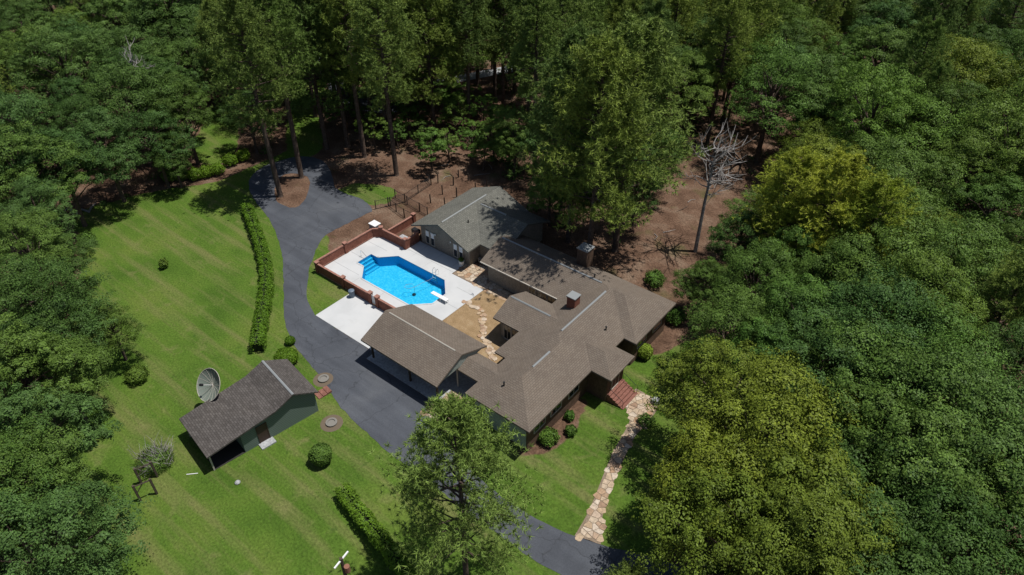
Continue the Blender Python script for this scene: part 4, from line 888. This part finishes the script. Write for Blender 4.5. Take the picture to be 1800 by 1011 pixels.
# ------------------------------------------------------------------ hedges and shrubs
def leaf_blob(name, parent, m_, P, Nn, size, seed):
    rs = np.random.default_rng(seed); Vv, Ff = quads(P, Nn, size, rs); me = np_mesh(name, Vv, Ff); me.materials.append(m_)
    o = bpy.data.objects.new(name, me); C.objects.link(o); o.parent = parent; return o
def hedge(points, wd, h, label, seed):
    rs = np.random.default_rng(seed); P, Nn = [], []; pl = smooth(points, 6, False); o = empty('hedge', (*pl[0], tz(pl[0][0]))); o0 = np.array(o.location)
    core = MB()
    for a, b in zip(pl, pl[1:]):
        ln = math.dist(a, b); n_ = int(ln * 620); d = np.array([b[0] - a[0], b[1] - a[1], 0]) / ln; s = np.array([-d[1], d[0], 0])
        t = rs.uniform(0, ln, n_); ang = rs.uniform(-.35, math.pi + .35, n_); wob = 1 + .1 * np.sin(t * 1.7 + a[0] * 3) + .08 * np.sin(t * 5.3 + ang * 3) + rs.normal(size=n_) * .11
        ca, sa = np.cos(ang), np.sin(ang)
        pw = lambda v, e: np.sign(v) * np.abs(v) ** e
        off = pw(ca, .6) * wd * wob; zz = np.maximum(.05, pw(np.maximum(sa, -.3), .6) * h * .5 * wob + h * .5)
        P.append(np.array([a[0], a[1], 0]) + d * t[:, None] + s * off[:, None] + np.array([0, 0, 1]) * zz[:, None]); nn = s * ca[:, None] + np.array([0, 0, 1]) * (sa[:, None] + .3) + rs.normal(size=(n_, 3)) * .5
        Nn.append(nn / np.linalg.norm(nn, axis=1, keepdims=True))
        if a is not pl[0] and b is not pl[-1]: core.prism([(a[0] + s[0] * wd * .7 - o0[0], a[1] + s[1] * wd * .7 - o0[1]), (b[0] + s[0] * wd * .7 - o0[0], b[1] + s[1] * wd * .7 - o0[1]), (b[0] - s[0] * wd * .7 - o0[0], b[1] - s[1] * wd * .7 - o0[1]), (a[0] - s[0] * wd * .7 - o0[0], a[1] - s[1] * wd * .7 - o0[1])], -.1, h * .72)
    core.build('branch_core', mat('hedge_core', (.018, .026, .01), .9), o)
    P = np.concatenate(P) - np.array([o0[0], o0[1], 0])
    leaf_blob('foliage', o, leaf_hedge, P, np.concatenate(Nn), .085, seed); return tag(o, label, 'hedge')
hedge([g_(436, 372), g_(448, 405), g_(462, 445), g_(471, 490), g_(468, 535), g_(460, 585), g_(455, 622)], .62, 1.4, 'long clipped hedge curving between the lawn and the driveway', 4)
hedge([g_(602, 868), g_(628, 905), g_(660, 948), g_(692, 992), g_(725, 1040)], .58, 1.2, 'clipped hedge running down the lower lawn to the utility pole', 6)
def shrub(px, py, r, h, m_, label, seed, group=None, name='shrub', n=2600, size=.09, round_=True, xy=None):
    x, y = g_(px, py) if xy is None else xy; rs = np.random.default_rng(seed); o = empty(name, (x, y, tz(x))); d = rs.normal(size=(n, 3)); d /= np.linalg.norm(d, axis=1, keepdims=True); d[:, 2] = np.where(d[:, 2] < -.6, -d[:, 2], d[:, 2])
    lob = 1 + (.06 if round_ else .22) * np.sin(d[:, 0] * 5 + seed) * np.cos(d[:, 1] * 6 + seed) + rs.normal(size=n) * (.03 if round_ else .1)
    rr = (rs.uniform(.7, 1, n) ** .5 * lob)[:, None]; P = d * rr * (r, r, h * .5) + (0, 0, h * .5)
    nn = d + rs.normal(size=(n, 3)) * .5; nn /= np.linalg.norm(nn, axis=1, keepdims=True); leaf_blob('foliage', o, m_, P, nn, size, seed)
    mb = MB()
    for k in range(4): a = k * 1.6; mb.tube([(0, 0, -.1), (.3 * r * math.cos(a), .3 * r * math.sin(a), h * .45), (.55 * r * math.cos(a), .55 * r * math.sin(a), h * .75)], [.05, .035, .01], 4)
    mb.build('stem', bark, o); return tag(o, label, 'shrub', group)
shrub(505, 636, 1.15, 1.3, leaf_hedge, 'large clipped green mound beside the shed roof corner', 31, n=5200)
shrub(511, 604, .5, .8, leaf_hedge, 'small round clipped bush next to the driveway edge', 32)
shrub(567, 812, .95, 1.9, leaf_mid, 'dark clipped cone shaped bush alone on the lower lawn', 33, n=5000)
shrub(290, 471, .5, 1.2, leaf_mid, 'tiny sapling shrub in the middle of the mown lawn', 34, round_=False, n=900)
shrub(155, 430, .9, 1.5, leaf_bright, 'bright leafy shrub at the woodland edge of the lawn', 35, round_=False)
shrub(244, 668, .95, 1.3, leaf_mid, 'loose green shrub on the lawn behind the satellite dish', 36, round_=False)
for k, q in enumerate(((300, 318), (322, 316), (345, 315), (366, 310), (384, 306), (407, 290), (430, 281))): shrub(*q, .95, 1.5, leaf_hedge if k > 1 else leaf_mid, 'rounded green shrub in the row between lawn and woodland track', 40 + k, 'shrub row along the upper lawn', round_=False, n=3000)
shrub(964, 776, .8, 1.2, leaf_bright, 'largest leafy shrub in the front mulch bed below the eave', 51, round_=False)
shrub(1001, 736, .45, .8, leaf_bright, 'small shrub in the front mulch bed closest to the porch', 52, round_=False, n=1200)
shrub(1003, 762, .5, .8, leaf_mid, 'small shrub on the lawn side of the front mulch bed', 53, round_=False, n=1200)
shrub(1131, 627, .85, 1.5, leaf_lime, 'bright lime rounded bush beside the porch and wing corner', 54, n=3000)
shrub(1185, 566, 1.0, 1.6, leaf_bright, 'leafy bush at the far front corner of the house', 55, round_=False)
shrub(1150, 500, 1.1, 1.5, leaf_bright, 'low green bush on the straw behind the house', 56, round_=False)
shrub(1135, 745, .7, .9, leaf_mid, 'scraggly plant spilling over the wide end of the stone path', 57, round_=False, n=900)
shrub(813, 470, .3, .5, leaf_mid, 'small green plant growing in the white planter', 58, n=500, xy=(-45.3, 47.35)).location.z = .62
bp_ = empty('brush_pile', (*g_(280, 815), 0)); rs = np.random.default_rng(77); tw = MB()
for k in range(130):
    a = rs.uniform(0, 6.28); r_0 = rs.uniform(0, 1.0); l_ = rs.uniform(.8, 2.2); x, y = r_0 * math.cos(a), r_0 * math.sin(a); tw.tube([(x, y, 0), (x * 1.5 + rs.normal() * .2, y * 1.5 + rs.normal() * .2, l_ * .6), (x * 1.9 + rs.normal() * .4, y * 1.9 + rs.normal() * .4, l_)], [.03, .022, .006], 3)
tw.build('branches', deadwood, bp_)
d = rs.normal(size=(4500, 3)); d /= np.linalg.norm(d, axis=1, keepdims=True); d[:, 2] = abs(d[:, 2]); leaf_blob('foliage', bp_, leaf_mid, d * (1.3, 1.3, .8) * rs.uniform(.4, 1, (4500, 1)) * (1.25, 1.25, 1.5) + (-.3, -.2, .1), d, .08, 3)
tag(bp_, 'half bare grey bush with brushy branches near the timber frame', 'bush')

for k, q in enumerate(((112, 376), (128, 372), (146, 369), (163, 366), (138, 377))):
    x, y = g_(*q); o = MB().tube([(-1.1, 0, .12), (0, .12, .14), (1.2, 0, .1)], [.13, .12, .07], 7).build('fallen_log', deadwood); o.location = (x, y, 0); o.rotation_euler = (0, 0, 2.3 + .5 * (k % 3))
    tag(o, 'pale fallen log at the corner of the lawn under the trees', 'log', 'fallen logs at the lawn corner')
x, y = g_(338, 834); o = MB().tube([(-.45, 0, .04), (.45, .05, .04)], .035, 6).build('white_pipe', white); o.location = (x, y, 0); o.rotation_euler = (0, 0, .75); tag(o, 'short white pipe lying on the lawn below the shed bay', 'pipe')
x, y = g_(418, 849); o = MB().lathe([(.2, -.03), (.24, .1), (.14, .2), (.03, .22)], (0, 0, 0), 8).build('field_stone', slabm); o.location = (x, y, 0); tag(o, 'small grey stone set in the lower lawn', 'stone')
rs = np.random.default_rng(5)
for k in range(26):
    q = (rs.uniform(720, 900), rs.uniform(225, 315)) if k < 18 else (rs.uniform(1105, 1225), rs.uniform(320, 450))
    x, y = g_(*q); l_ = rs.uniform(.8, 2.2); o = MB().tube([(0, 0, .05), (l_ * .5, rs.normal() * .2, .09), (l_, rs.normal() * .3, .04)], [.05, .04, .015], 5).build('fallen_branch', bark if k % 3 else deadwood); o.location = (x, y, 0); o.rotation_euler = (0, 0, rs.uniform(0, 6.28))
    tag(o, 'fallen branch lying on the pine straw ' + ('under the tall pines' if k < 18 else 'of the clearing behind the house'), 'branch', 'fallen branches on the straw ' + ('under the pines' if k < 18 else 'clearing'))
